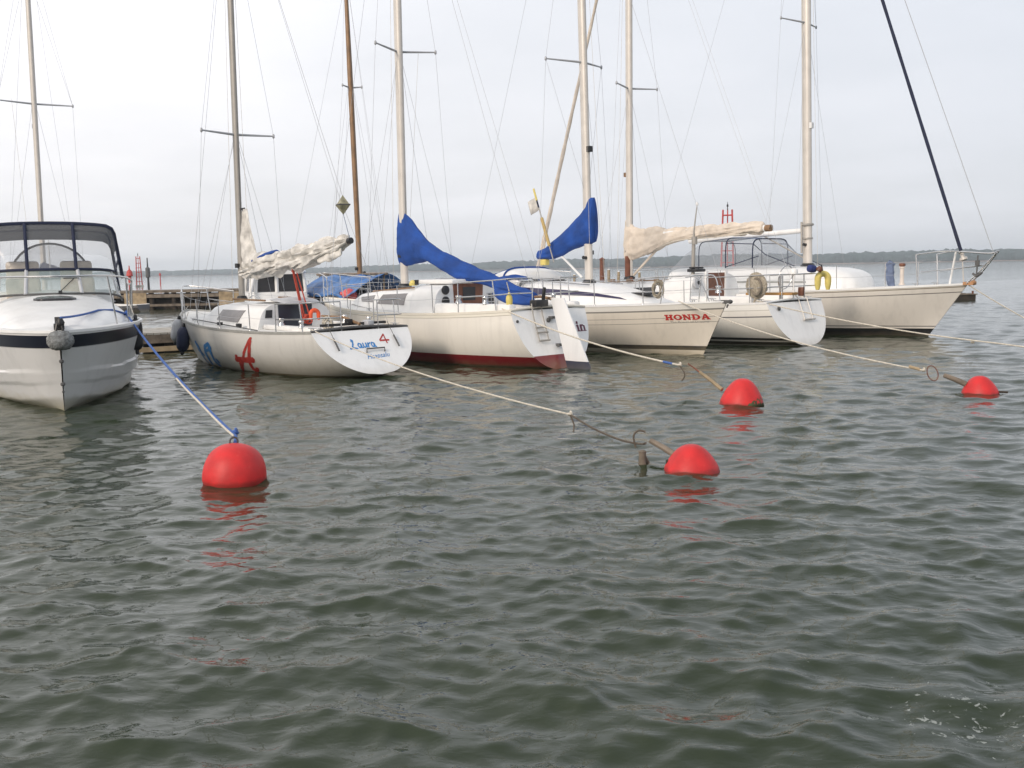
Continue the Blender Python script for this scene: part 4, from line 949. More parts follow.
# ================================================================== bow-on motor cruiser
def build_motor_cruiser():
    R = thing('motorboat', 'white motor cruiser with navy hull stripe and navy canopy, bow facing the buoys', 'motorboat', FM.loc, FM.rz)
    def sect(f, t):
        # gunwale, topside with two knuckles, chine, deep vee
        k1, k2, k3 = lerp(.34, .46, t), lerp(.50, .60, t), lerp(.66, .80, t)
        fl = lerp(.10, .30, smooth(.3, 1, t))
        if f < k1: return 1 - fl*.55*(f/k1)**1.2
        if f < k2: return 1 - fl*.55 + .030 - fl*.25*((f-k1)/(k2-k1))
        if f < k3: return 1 - fl*.80 - .006 - fl*.35*((f-k2)/(k3-k2))
        return max(0, (1 - fl*1.15 - .03) * (1 - ((f-k3)/(1-k3))**1.15))
    h = Hull(7.9, 1.40, 1.47, .4, (1.10, 1.20, 1.22), (-.42, -.40, -.06), lambda z: .0 - .05*z, lambda z: 7.12 + .72*max(-.2, z)/1.2, bowq=.62, bowp=2.1, section=sect)
    navy = (.014, .017, .032)
    hm = hull_mat('white_motor_hull', (.72, .72, .72), zbands=(), bbands=((-.1, .05, (.80, .80, .80)), (.05, .24, navy), (.24, .252, (.5, .5, .5))), grime_h=.24, grime_amt=.75, grime=(.40, .36, .22))
    hull = h.build(R, hm, M['gel'], M['gel'], (.03, .04), nf=44, camber=.10)
    # raised foredeck moulding that climbs to the windscreen
    tk = Trunk(h, [(.9, 1.22, 1.14, .62), (3.0, 1.24, 1.18, .58), (4.6, 1.20, 1.2, .50), (5.8, 1.0, 1.21, .34), (6.8, .66, 1.22, .15), (7.35, .36, 1.22, .02)], .85, .06)
    cab = tk.mesh(50, 36).build('foredeck', M['gel'], R)
    mb = MB(); rows = []
    for i in range(9):
        u = i/8*2 - 1
        rows.append([tk.sec(5.05 + .20*math.sqrt(max(0, 1-u*u))*v, PI/2 - .26*u) + Vector((0, 0, .03)) for v in (-1, -.5, 0, .5, 1)])
    mb.grid(rows); hb = mb.build('deck_hatch', M['win'], cab); hb.modifiers.new('thickness', 'SOLIDIFY').thickness = .03
    # windscreen: raked, wrapped round the sides
    bot, top = [], []
    for i in range(25):
        u = i/24*2 - 1; y = 1.20*math.sin(u*PI/2*.98); back = 1.5*(1 - math.cos(u*PI/2*.98))**1.2
        bot.append(Vector((4.35 - back, y, 1.72 - .17*abs(u)**3))); top.append(Vector((3.80 - back*.80, y*.93, 2.14 - .08*abs(u)**3)))
    mb = MB(); mb.grid([[lerp(b, t, v/4) for v in range(5)] for b, t in zip(bot, top)]); ws = mb.build('windscreen', M['wscreen'], R)
    mb = MB(); mb.tube(top, .022, 8); mb.tube(bot, .02, 8); mb.build('windscreen_frame', M['rubber'], ws)
    mb = MB()
    for i in (9, 15): mb.tube([bot[i] + Vector((.01, 0, 0)), top[i] + Vector((.01, 0, 0))], .032, 8)
    for i in (3, 21): mb.tube([bot[i], top[i]], .018, 8)
    mb.build('windscreen_post', M['greyfend'], ws)
    mb = MB(); mb.tube([(4.38, .08, 1.74), (4.0, .34, 1.98)], .008, 6); mb.box((4.05, .30, 1.99), (.03, .26, .02)); mb.box((4.40, .1, 1.75), (.06, .06, .05)); mb.build('wiper', M['dark'], ws)
    # canopy: clear front panels, smoked band, navy binding
    def ring(x, w, zb, zt, e=.40, n=36): return [Vector((x - .9*max(0, abs(math.cos(PI*j/n)) - .55)**1.5, w*math.copysign(abs(math.cos(PI*j/n))**e, math.cos(PI*j/n))*(1 if abs(math.sin(PI*j/n)) < .3 else 1), zb + (zt-zb)*abs(math.sin(PI*j/n))**e)) for j in range(n+1)]
    def arch(x0, zb, zt, w, n=36):
        out = []
        for j in range(n+1):
            u = -1 + 2*j/n; a = abs(u)
            s = smooth(.45, 1, a)
            y = w*math.sin(min(1, a/.62)*PI/2)*(1 if u < 0 else -1) if a < .62 else w*(1 + .12*((a-.62)/.38))*(1 if u < 0 else -1)
            z = zt - (zt-zb)*(max(0, (a-.42)/.58))**1.5 - .05*min(1, a/.42)**2
            out.append(Vector((x0 - .55*s, y, z)))
        return out
    A0 = top[::-1]  # canopy starts on the windscreen's top edge
    fr = arch(3.25, 2.02, 3.00, 1.12, 24); bk = arch(1.4, 1.75, 2.96, 1.16, 24); aft = arch(.35, 1.55, 2.5, 1.2, 24)
    fr = [Vector((p.x, p.y, p.z)) for p in fr]
    yc = .40
    def at_y(row, y):
        for a, b in zip(row[4:], row[5:21]):
            if (a.y - y)*(b.y - y) <= 0 and abs(a.y - b.y) > 1e-6: return lerp(a, b, (y - a.y)/(b.y - a.y))
        return row[12]
    sgn = 1 if A0[0].y * fr[0].y > 0 else -1
    if sgn < 0: A0 = A0[::-1]
    mb = MB(); mb.grid([A0, [lerp(a, b, .5) + Vector((.03, 0, 0)) for a, b in zip(A0, fr)], fr]); fp = mb.build('canopy_front', M['vinyl'], R, angle=80)
    mb = MB(); mb.grid([fr, [lerp(a, b, .5) + Vector((0, 0, .03)) for a, b in zip(fr, bk)], bk, aft]); cn = mb.build('canopy_roof', M['vinyl'], R, angle=80)
    mb = MB(); mb.grid([[p + Vector((0, 0, .01)) for p in r[3:22]] for r in (fr, [lerp(a, b, .5) + Vector((0, 0, .03)) for a, b in zip(fr, bk)], bk, [lerp(a, b, .42) for a, b in zip(bk, aft)])]); rf = mb.build('canopy_top', mat('navy_acrylic', (.02, .026, .05), .8, var=.2), cn)
    mb = MB(); mb.tube(fr, .034, 8); mb.tube([p + Vector((.012, 0, .012)) for p in A0], .024, 8); mb.tube(bk, .03, 8)
    for yy in (-yc, yc):
        pa, pb = at_y(A0, yy), at_y(fr, yy); mb.tube([pa + Vector((.03, 0, 0)), lerp(pa, pb, .5) + Vector((.055, 0, 0)), pb + Vector((.02, 0, 0))], .030, 8)
    mb.tube([A0[1], fr[2]], .02, 8); mb.tube([A0[23], fr[22]], .02, 8)
    mb.build('canopy_binding', M['navy'], cn)
    # helm seats seen through the clear panels and the arched rear window
    mb = MB(); mb.box((2.3, .45, 1.75), (.5, .6, .5)); mb.box((2.05, .45, 2.1), (.14, .58, .45)); mb.build('helm_seat', M['creamcan'], R, bevel=.06)
    mb = MB(); mb.box((2.3, -.5, 1.75), (.5, .6, .5)); mb.box((2.05, -.5, 2.1), (.14, .58, .45)); mb.build('helm_seat', M['creamcan'], R, bevel=.06)
    arc = [Vector((.9, .78*math.cos(PI*j/20), 1.75 + .95*math.sin(PI*j/20)**.8)) for j in range(21)]
    mb = MB(); mb.tube(arc, .022, 8); ar = mb.build('radar_arch', M['rubber'], R)
    mb = MB(); mb.add(arc, [tuple(range(21))]); mb.build('rear_curtain', M['clear'], R)
    mb = MB(); mb.box((1.6, 0, 1.5), (1.2, 2.2, .5)); mb.build('cockpit_lining', M['gel'], R, bevel=.08)
    # bow rail
    mb = MB(); L = []
    for t in (.30, .42, .56, .68, .78, .86, .92): L.append(h.sheer(t, 1, lerp(.10, .16, t), lerp(.62, .80, smooth(.2, .9, t))))
    nose = Vector((7.55, 0, 2.02)); L = L + [Vector((7.42, .22, 2.02)), nose]
    full = L + [Vector((p.x, -p.y, p.z)) for p in reversed(L[:-1])]
    mb.tube(catmull([h.sheer(.26, 1, .1, .0)] + full + [h.sheer(.26, -1, .1, .0)], 6), .016, 8)
    for sd in (1, -1):
        for t, tt in ((.40, .42), (.53, .55), (.67, .70), (.80, .85)): mb.tube([h.sheer(t, sd, .16), h.sheer(tt, sd, lerp(.10, .16, tt), lerp(.62, .80, smooth(.2, .9, tt)))], .013, 8)
    mb.build('bow_rail', M['steel'], R)
    for sd in (1, -1): cleat(R, h.sheer(.62, sd, .22, .05)); cleat(R, h.sheer(.2, sd, .15, .05))
    mb = MB(); mb.box((7.45, 0, 1.28), (.5, .14, .06)); mb.lathe([(.04, -.07), (.06, 0), (.04, .07)], (7.72, 0, 1.30), 12, (0, 1, 0)); mb.tube([(7.3, 0, 1.3), (7.3, 0, 1.42)], .05, 8); mb.build('bow_roller', M['dark'], R)
    for z, s in ((.78, .035), (.42, .035), (.30, .02)):
        mb = MB(); p = h.at(h.bow(z) - .03, z, 1); mb.lathe([(s, 0), (s*.9, .02), (s*.5, .03)], (h.bow(z) + .0, 0, z), 10, (1, 0, 0)); mb.build('stem_eye', M['rubber'], hull)
    mb = MB(); mb.tube([(0.4, 0, 1.7), (.4, .0, 3.05)], .015, 6); mb.build('antenna', M['gel'], R)
    p = FM.w(7.86, 0, 1.10)
    q = thing('fender', 'round grey ropework fender hanging over the bow of the motor cruiser', 'fender', p, FM.rz)
    mb = MB(); rows = []
    for i in range(13):
        a = PI*i/12; rows.append([Vector((.13*math.sin(a)*math.cos(2*PI*j/22), .185*math.sin(a)**.7*math.sin(2*PI*j/22), -.14*math.cos(a)))*(1 + .06*math.sin(9*a)*math.sin(j*2.2)) for j in range(22)])
    mb.grid(rows, True); mb.build('ropework', M['ropefend'], q)
    mb = MB(); mb.tube([(0, .05, .1), (-.02, .03, .26)], .018, 6); mb.tube([(0, -.06, .1), (-.03, -.02, .27)], .018, 6); mb.lathe([(.05, 0), (.06, .04), (.03, .1)], (-.03, .02, .22), 10); mb.build('lashing', M['dark'], q)
    p = h_world(FM, h.at(4.9, .80, 1, .15))
    fender('fender', 'black fender hanging on the far side of the motor cruiser near the pontoon', p + Vector((-.12, -.02, .22)), .50, .11, M['blackfend'], string=(-.1, 0, .6))
    return h
HM = build_motor_cruiser()
# ================================================================== boats moored on the other side of the pontoon
def simple_sailer(F, label, L, bt, bm, zs, hullcol, name='sailboat', cab=True):
    R = thing(name, label, 'sailboat', F.loc, F.rz)
    h = Hull(L, bt, bm, .45, zs, (-.05, -.45, -.1), lambda z: .25*max(-.3, z), lambda z: L - .8 + .8*max(-.3, z)/zs[2], n=(2.2, 2.7, 1.4))
    h.build(R, hull_mat('moored_hull', hullcol, zbands=((-.5, .1, (.03, .03, .06)),)), M['deck'], M['teak'], (.05, .05))
    if cab:
        tk = Trunk(h, [(L*.33, bm*.65, zs[1], .5), (L*.5, bm*.62, zs[1], .46), (L*.68, bm*.45, zs[1]+.05, .3), (L*.76, bm*.3, zs[1]+.1, .04)], .35, .14)
        c = tk.mesh().build('cabin', M['gel'], R)
        for sd in (1, -1): tk.window([(L*.58, .75), (L*.38, .78), (L*.38, .3), (L*.6, .34)], sd, 'window', M['win'], c)
    rails(R, h, .22, .82, 5, h=.6, hp=.62, push=True, tb=.16)
    return R, h

FB = Frame((-11.55, 27.2, 0), 40, 1)
def build_hidden_sailer():
    R, h = simple_sailer(FB, 'sailboat moored behind the motor cruiser, only its tall mast showing above the canopy', 8.2, 1.0, 1.35, (1.0, .95, 1.15), (.74, .74, .73))
    x = 3.6; zt = 12.6
    mast, X = make_mast(R, x, 1.44, zt, .52, .075, 'alu', [(7.02, 1.02, .18, .0)])
    mb = MB(); mb.box((X(6.4)+.1, 0, 6.4), (.1, .1, .12)); mb.build('deck_light', M['dark'], mast)
    stay(R, (7.9, 0, 1.2), (X(11.6), 0, 11.6)); stay(R, (.2, 0, 1.1), (X(zt), 0, zt))
    for sd in (1, -1):
        tip = (X(7.02)-.18, sd*1.02, 7.02)
        stay(R, h.sheer(.45, sd, .15), tip); stay(R, tip, (X(11.5), sd*.04, 11.5)); stay(R, h.sheer(.42, sd, .2), (X(7), sd*.05, 7)); stay(R, tip, (X(zt-2), sd*.04, zt-2))
    stay(R, (x+.3, .2, 1.4), (X(7.1), .6, 7.12), .004, 'ropew', name='halyard')
    mb = MB(); mb.tube([(x-.1, 0, 2.0), (.6, 0, 2.0)], .06, 10); mb.build('boom', M['alu'], R)
    cover('sail_cover', [(x, 2.5, 1.95, .12), (x-.5, 2.4, 1.95, .16), (x-1.5, 2.3, 1.95, .16), (.8, 2.15, 1.97, .1)], M['navy'], R, .03, 41)
build_hidden_sailer()

FG = Frame((-3.45, 30.4, 0), 38, 1)
def build_wooden_sailer():
    R, h = simple_sailer(FG, 'old sailboat with varnished wooden mast and blue tarpaulin over its deck', 8.0, .8, 1.3, (1.05, .95, 1.2), (.23, .10, .05))
    mast, X = make_mast(R, 2.15, 1.35, 11.8, -.28, .085, 'woodmast', [(7.75, .34, .10, .03)], oval=1.0, taper=.6)
    mb = MB(); mb.lathe([(.13, 0), (.12, .2), (.10, .5)], (2.15, 0, 1.25), 12); mb.build('mast_boot', M['dark'], mast)
    stay(R, (7.6, 0, 1.2), (X(11), 0, 11)); stay(R, (.2, 0, 1.1), (X(11.6), 0, 11.6))
    for sd in (1, -1):
        tip = (X(7.75)-.1, sd*.34, 7.78)
        stay(R, h.sheer(.25, sd, .1), tip); stay(R, tip, (X(11.2), sd*.04, 11.2)); stay(R, h.sheer(.32, sd, .1), (X(8), sd*.05, 8)); stay(R, h.sheer(.2, sd, .1), (X(8), sd*.05, 8))
    mb = MB(); mb.lathe([(.06, 0), (.07, .05), (.04, .1)], (X(6.6)+.05, 0, 6.6), 10); mb.build('deck_light', M['dark'], mast)
    q = thing('tarpaulin', 'crumpled blue tarpaulin spread over the deck of the wooden-masted sailboat', 'tarpaulin', FG.w(0, 0, 0), FG.rz)
    mb = MB(); rows = []
    for i in range(31):
        u = i/30; x = lerp(.6, 5.0, u); row = []
        for j in range(21):
            v = -1 + j/10; y = 1.22*v
            z = 1.95 - .62*abs(v)**1.3 - .10*math.sin(u*PI*3)**2 + .07*noise.noise(Vector((x*1.6, y*2, 5))) + .04*noise.noise(Vector((x*5, y*5, 1)))
            if u > .9: z -= (u - .9)*3
            row.append(Vector((x + .03*noise.noise(Vector((y*3, x, 2))), y, z)))
        rows.append(row)
    mb.grid(rows); so = mb.build('tarp_sheet', M['tarp'], q, angle=80); so.modifiers.new('thickness', 'SOLIDIFY').thickness = .01
    mb = MB(); mb.tube([(.5, 0, 1.93), (5.1, 0, 1.93)], .04, 8)
    for x in (.7, 4.9): mb.tube([(x, 0, .95), (x, 0, 1.93)], .035, 8)
    mb.build('ridge_pole', M['timber'], q)
    q = thing('fender', 'red ball fender lying on the side deck below the blue tarpaulin', 'fender', FG.w(1.1, 1.0, 1.30), FG.rz)
    mb = MB(); mb.lathe([(.03, -.24), (.12, -.2), (.2, -.08), (.21, .04), (.15, .16), (.06, .22), (.05, .28)], n=18, axis=(.6, .6, .2)); mb.build('fender_body', mat('faded_red_fender', (.62, .10, .10), .5), q)
    MB().torus(Vector((.6, .6, .2)).normalized()*.29, .035, .012, (1, -1, 0), 14, 6).build('eye', M['dark'], q)
build_wooden_sailer()

FW = Frame((-6.55, 30.0, -.09), 25, 1)
def build_wheelhouse_boat():
    R = thing('motorboat', 'small white motorboat with a wheelhouse moored behind the hand-lettered sailboat', 'motorboat', FW.loc, FW.rz)
    h = Hull(6.2, 1.0, 1.12, .4, (.85, .9, 1.15), (-.2, -.35, -.08), lambda z: -.1*z, lambda z: 5.6 + .6*max(-.2, z)/1.15, n=(2.2, 2.4, 1.4), bowq=.7)
    h.build(R, hull_mat('small_motor_hull', (.74, .74, .73), bbands=((.02, .12, (.03, .04, .10)),)), M['deck'], M['rubber'], (.05, .05))
    z0 = .95
    def quad(nm, P, m, par, th=.03, n=None): return panel(nm, P, m, par, th, n)
    # wheelhouse: lower box, corner posts, windows between, roof with overhang
    mb = MB(); mb.box((2.2, 0, 1.22), (1.7, 1.66, .62)); wh = mb.build('wheelhouse', M['gel'], R, bevel=.05)
    for a, b, r in [((x + (.06 if x > 2 else 0), y, 1.5), (x - (.10 if x > 2 else 0), y*.93, 2.1), .055) for x in (1.38, 3.0) for y in (-.78, .78)] + [((1.40, .12, 1.5), (1.40, .12, 2.1), .07), ((2.2, .78, 1.5), (2.2, .73, 2.1), .05), ((2.2, -.78, 1.5), (2.2, -.73, 2.1), .05)]:
        MB().tube([a, b], r, 8).build('window_post', M['gel'], wh)
    rows = []
    mb = MB()
    for i in range(9):
        u = i/8; x = lerp(1.15, 3.15, u); k = 1 - .25*abs(2*u-1)**3
        rows.append([Vector((x, .92*k*math.copysign(abs(math.cos(2*PI*j/24))**.6, math.cos(2*PI*j/24)), 2.14 + .075*math.copysign(abs(math.sin(2*PI*j/24))**.8, math.sin(2*PI*j/24)))) for j in range(24)])
    mb.grid(rows, True, True); mb.build('roof', M['gel'], wh)
    quad('window', [(1.385, .70, 1.54), (1.385, .18, 1.54), (1.385, .18, 2.08), (1.385, .68, 2.08)], M['win'], wh, .01, (-1, 0, 0))
    quad('window', [(1.385, .06, 1.54), (1.385, -.72, 1.54), (1.385, -.68, 2.08), (1.385, .06, 2.08)], M['win'], wh, .01, (-1, 0, 0))
    for sd in (1, -1):
        for a, b in ((1.46, 2.14), (2.26, 2.92)): quad('window', [(a, sd*.765, 1.54), (b, sd*.765, 1.54), (b - .04, sd*.72, 2.07), (a, sd*.72, 2.07)], M['smoke'], wh, .01, (0, sd, .1))
    quad('window', [(3.02, .70, 1.54), (3.02, -.70, 1.54), (2.90, -.66, 2.07), (2.90, .66, 2.07)], M['smoke'], wh, .01, (1, 0, .2))
    mb = MB()
    for sd in (1, -1): mb.tube(catmull([h.sheer(.02, sd, .1, .0), h.sheer(.02, sd, .1, .5), h.sheer(.2, sd, .1, .55), h.sheer(.24, sd, .1, 0)], 6), .016, 8)
    mb.build('stern_rail', M['steel'], R)
    mb = MB(); mb.tube([(1.3, .84, 1.95), (1.25, .95, 1.55), (1.1, .98, 1.0)], [.06, .05, .04], 8); mb.build('white_bracket', M['gel'], wh)
    mb = MB(); mb.tube([(2.9, .7, 2.2), (2.9, .7, 2.75)], .012, 6); mb.tube([(2.9, .7, 2.25), (2.9, .7, 2.4)], .03, 8); mb.build('whip_antenna', M['dark'], R)
    mb = MB(); mb.box((-.25, 0, .55), (.35, .4, .55)); mb.box((-.25, 0, .98), (.42, .44, .36)); mb.build('outboard_motor', M['dark'], R, bevel=.06)
build_wheelhouse_boat()

# ================================================================== pontoon, pier, marks
def build_pontoon():
    a = math.atan2(.57, .82)
    P0 = Vector((-9.5, 26.0, 0)); d = Vector((.82, .57, 0)).normalized(); n = Vector((-d.y, d.x, 0))
    q = thing('pontoon', 'long low mooring pontoon with pale planks along the boats', 'pontoon', P0, math.atan2(d.y, d.x))
    mb = MB(); x = -16.
    while x < 34:
        mb.box((x, 1.2, .50 + RNG.uniform(-.006, .006)), (.16, 2.5, .05), RNG.uniform(-.01, .01)); x += .185
    mb.build('planking', M['concrete'], q)
    mb = MB()
    for y in (.02, 2.38): mb.box((9, y, .36), (50, .12, .22))
    mb.build('side_beam', M['timber'], q)
    mb = MB(); x = -15.
    while x < 34: mb.box((x, 1.2, .10), (2.6, 2.1, .36)); x += 4.2
    mb.build('float', M['darkwood'], q)
    mb = MB(); mb.box((9, -.10, .10), (50, .16, .12)); mb.build('fender_board', M['palewood'], q)
    mb = MB(); x = -14
    while x < 33:
        mb.lathe([(.05, 0), (.05, .2), (.09, .22), (.09, .26), (.03, .27)], (x, .25, .52), 10); x += 2.6
    mb.build('bollard', M['rust'], q)
build_pontoon()

def build_breakwater():
    q = thing('timber_pier', 'old brown timber pier with dark gaps far behind the small boats', 'pier', (-24.5, 60, 0), .04)
    W = 17.5
    mb = MB(); mb.box((W/2, 1.6, 1.06), (W, 3.4, .14)); mb.build('pier_deck', M['timber'], q)
    mb = MB(); x = .3
    while x < W:
        for y in (.15, 3.0): mb.tube([(x, y, -.8), (x + RNG.uniform(-.05, .05), y, 1.12)], .15, 10)
        x += 1.35
    mb.build('pile', M['darkwood'], q)
    for x0, x1 in ((1.6, 2.9), (7.2, 11.5), (12.2, 16.8)):
        mb = MB(); x = x0
        while x < x1: mb.box((x, -.06, .55 + RNG.uniform(-.02, .02)), (.325, .06, .92)); x += .325
        mb.build('plank_screen', M['palewood'], q)
    mb = MB(); mb.box((W/2, .0, .80), (W, .14, .2)); mb.box((W/2, .0, .25), (W, .10, .14)); mb.build('wale', M['timber'], q)
    mb = MB(); mb.box((W/2, 1.7, .4), (W, 2.2, 1.0)); mb.build('dark_core', M['darkwood'], q)
    mb = MB(); mb.box((11.2, 1.2, 1.25), (1.2, .6, .2)); mb.build('bench', M['navy'], q)
build_breakwater()

def lattice(name, label, loc, H, w, rz=.3, extra=False, levels=7):
    q = thing(name, label, 'beacon', loc, rz)
    mb = MB(); k = lambda z: w*(1 - .32*z/H)
    for sx in (-1, 1):
        for sy in (-1, 1): mb.tube([(sx*k(0), sy*k(0), 0), (sx*k(H), sy*k(H), H)], .075, 6)
    mb.build('corner_leg', M['beacon'], q)
    mb = MB()
    for i in range(1, levels + 1):
        z = H*i/levels*.93; r = k(z)
        for a, b in (((-1, -1), (1, -1)), ((1, -1), (1, 1)), ((1, 1), (-1, 1)), ((-1, 1), (-1, -1))): mb.tube([(a[0]*r, a[1]*r, z), (b[0]*r, b[1]*r, z)], .05, 5)
    mb.tube([(0, k(0)*.6, 0), (0, k(H)*.6, H)], .06, 5)
    mb.build('cross_bar', M['beacon'], q)
    mb = MB(); mb.box((0, 0, -1.2), (w*2.8, w*2.8, 2.9)); mb.build('base_block', M['concrete'], q, bevel=.1)
    mb = MB(); mb.lathe([(.06, 0), (.03, .25), (.08, .27), (.08, .45), (.03, .5), (.02, .7)], (0, 0, H), 10); mb.build('beacon_lamp', M['dark'], q)
    return q
lattice('channel_beacon', 'tall red lattice beacon rising behind the cream sail cover', (19.45, 90, .1), 6.75, .58, -.21, levels=6)
lattice('channel_beacon', 'tall thin red lattice beacon standing off the end of the timber pier', (-70, 190, .1), 5.6, .50, .3, levels=6)
q = thing('channel_beacon', 'short stubby red beacon beside the thin lattice beacon', 'beacon', (-71.0, 188, 0), 0)
mb = MB(); mb.tube([(0, 0, -1), (0, 0, 2.2)], .3, 10); mb.build('pillar', M['beacon'], q)
mb = MB(); mb.lathe([(.5, 2.0), (.62, 2.1), (.5, 2.9), (.15, 3.3), (.08, 4.0)], n=10); mb.build('topmark', M['beacon'], q)
q = thing('spar_buoy', 'dark spar mark with drum topmark standing beyond the timber pier', 'spar mark', (-66.5, 185, 0), 0)
mb = MB(); mb.tube([(0, 0, -1), (.02, 0, 5.3)], [.25, .10], 8); mb.build('spar', M['dark'], q)
mb = MB(); mb.lathe([(.1, 1.6), (.42, 1.8), (.42, 3.4), (.1, 3.7)], n=10); mb.build('topmark', M['rubber'], q)
q = thing('spar_buoy', 'faint thin red spar mark right of the dark drum mark', 'spar mark', (-82, 236, 0), 0)
mb = MB(); mb.tube([(0, 0, -1), (.0, 0, 2.6)], [.18, .08], 8); mb.build('spar', M['beacon'], q)
mb = MB(); mb.lathe([(.1, 2.0), (.3, 2.1), (.1, 2.7)], n=8); mb.build('topmark', M['beacon'], q)
q = thing('mooring_pile', 'rusty brown pile in the water right of the short blue sail cover', 'pile', (9.15, 100, 0), 0)
mb = MB(); mb.tube([(0, 0, -1), (.03, 0, 2.75)], [.26, .23], 10); mb.build('pile_shaft', M['rust'], q)
mb = MB(); mb.lathe([(.27, 0), (.27, .1), (.05, .25)], (.03, 0, 2.72), 10); mb.build('pile_cap', M['rust'], q)
for i, (x, y, hh) in enumerate(((10.6, 108, 1.7), (12.1, 112, 1.45), (13.6, 116, 1.6), (15.2, 118, 1.3), (7.2, 112, 1.2))):
    q = thing('mooring_pile', 'pale wooden mooring pile in the open water behind the red-lettered boat', 'pile', (x, y, 0), .4*i, 'pale piles beyond the boats')
    mb = MB(); mb.tube([(0, 0, -1), (.02, .01, hh)], [.19, .15], 9); mb.build('pile_shaft', M['palewood'], q)
    mb = MB(); mb.lathe([(.17, 0), (.17, .05), (.03, .12)], (.02, .01, hh), 9); mb.build('pile_cap', M['gel'], q)
q = thing('mooring_ball', 'white ball float far out above the blue boom cover', 'float', (-1.0, 130, .0), 0)
mb = MB(); mb.lathe([(.05, -.5), (.45, -.3), (.6, .1), (.45, .5), (.12, .68), (.1, .8)], n=14); mb.build('float_ball', M['gel'], q)
mb = MB(); mb.torus((0, 0, .86), .1, .03, (1, 0, 0), 12, 6); mb.build('eye', M['dark'], q)
q = thing('rowing_boat', 'small dark open boat with white rim lying at the timber pier', 'rowing boat', (-20.6, 56.5, 0), 2.9)
h = Hull(4.2, .6, .72, .45, (.42, .40, .62), (-.12, -.2, -.05), lambda z: .2*max(-.2, z), lambda z: 3.9 + .3*max(-.2, z), n=(2, 2.2, 1.4))
h.build(q, hull_mat('dark_row_hull', (.05, .05, .06)), M['timber'], M['gel'], (.06, .06), deckdrop=.18)
mb = MB()
for x in (1., 2.2, 3.1): mb.box((x, 0, .34), (.22, 1.15, .04))
mb.build('thwart', M['palewood'], q)
# low raft floating beyond the big yacht's bow
q = thing('float_raft', 'low grey timber raft floating just beyond the large pale bow', 'raft', (22.6, 51, 0), .15)
mb = MB()
for i in range(8): mb.box((.0, -.7 + .2*i, .30 + RNG.uniform(-.01, .01)), (1.5, .18, .05))
mb.build('planking', M['timber'], q)
for y in (-.6, .6): MB().box((0, y, .1), (1.4, .22, .36)).build('float', M['darkwood'], q)
mb = MB(); mb.tube([(.6, -.6, .1), (.6, -.6, .46)], .05, 8); mb.build('post', M['rust'], q)
# marker pole with a pennant standing on the short blue cover's boom end
def build_pole():
    F = FH; a = F.w(3.35, .05, 1.86)
    q = thing('flag_pole', 'tilted yellow and blue pole with pale pennant in front of the short blue sail cover', 'flag pole', F.w(3.30, -.1, 1.95), F.rz)
    d = Vector((.35, 0, 2.1)); 
    L = lambda u: Vector((1.13, -.2, .2)) + Vector((-.74, 0, 1.9))*u
    mb = MB(); mb.tube([L(.0), L(.95)], .016, 8); mb.build('pole_shaft', M['alu_grey'], q)
    mb = MB(); mb.tube([L(.22), L(.60)], .042, 10); mb.build('float_sleeve', mat('ochre_foam', (.50, .36, .14), .7), q)
    mb = MB(); mb.tube([L(.84), L(1.0)], .026, 8); mb.build('pole_tip', M['yellow'], q)
    mb = MB(); mb.tube([L(.74), L(.84)], .022, 8); mb.build('pole_band', M['navy'], q)
    mb = MB(); mb.grid([[L(.90 - .17*v) + Vector((-.28*u, .03*math.sin(u*5), -.14*u - .02*v)) for u in [k/8 for k in range(9)]] for v in (0, .5, 1)]); mb.build('pennant', M['sail'], q).modifiers.new('thickness', 'SOLIDIFY').thickness = .004
build_pole()
def rope_bundle(nm, label, loc, s, m, seed):
    q = thing(nm, label, 'rope coil', loc, 0); r = random.Random(seed)
    for k in range(3):
        mb = MB()
        for i in range(3): mb.torus((r.uniform(-.03, .03), r.uniform(-.05, .05), r.uniform(-.03, .03) - .02), s*r.uniform(.8, 1.1), .016, (r.uniform(-.6, .6), 1, r.uniform(-.3, .3)), 20, 6, sx=r.uniform(.55, .8))
        mb.build('coil_turn', m, q)
    MB().tube([(0, 0, s*.7), (.02, .02, s*1.6)], .012, 6).build('hanging_loop', m, q)
rope_bundle('rope_coil', 'tangled beige rope coil hanging on the bow rail of the red-lettered sailboat', FH.w(8.15, -.55, 1.50), .17, M['beige'], 3)
rope_bundle('rope_coil', 'small pale rope coil lying by the tiller of the hand-lettered sailboat', FL.w(1.15, .45, 1.02), .12, M['ropew'], 5)

# ================================================================== mooring buoys
BM = buoy_mat()
def buoy(label, loc, r, hh, lean, rz, fat, fit=0):
    q = thing('mooring_buoy', label, 'buoy', loc, rz, 'red mooring buoys')
    if fat: prof = [(.05, -.34), (.6, -.30), (.88, -.18), (.98, -.02), (1.0, .12), (.985, .28), (.94, .46), (.84, .66), (.68, .82), (.46, .935), (.2, .995), (.02, 1.005)]
    else: prof = [(.05, -.34), (.6, -.30), (.88, -.20), (1., -.05), (.98, .08), (.93, .22), (.80, .46), (.62, .70), (.44, .87), (.26, .97), (.10, 1.0), (.01, 1.005)]
    P = catmull([(a*r, b*hh, 0) for a, b in prof], 4)
    mb = MB(); mb.lathe([(max(.004, p.x), p.y) for p in P], n=40, axis=lean); bd = mb.build('buoy_body', BM, q)
    ax = Vector(lean).normalized()
    pass
    # slime along the waterline
    return q, ax
b1, ax1 = buoy('large rounded red buoy on the blue rope, nearest the motor cruiser', (-2.73, 9.60, -.01), .305, .375, (.10, .02, 1), .3, True)
b2, ax2 = buoy('red cone buoy with broken timber stump beside it, near middle of the water', (1.75, 9.68, -.01), .275, .265, (-.05, 0, 1), 1., False)
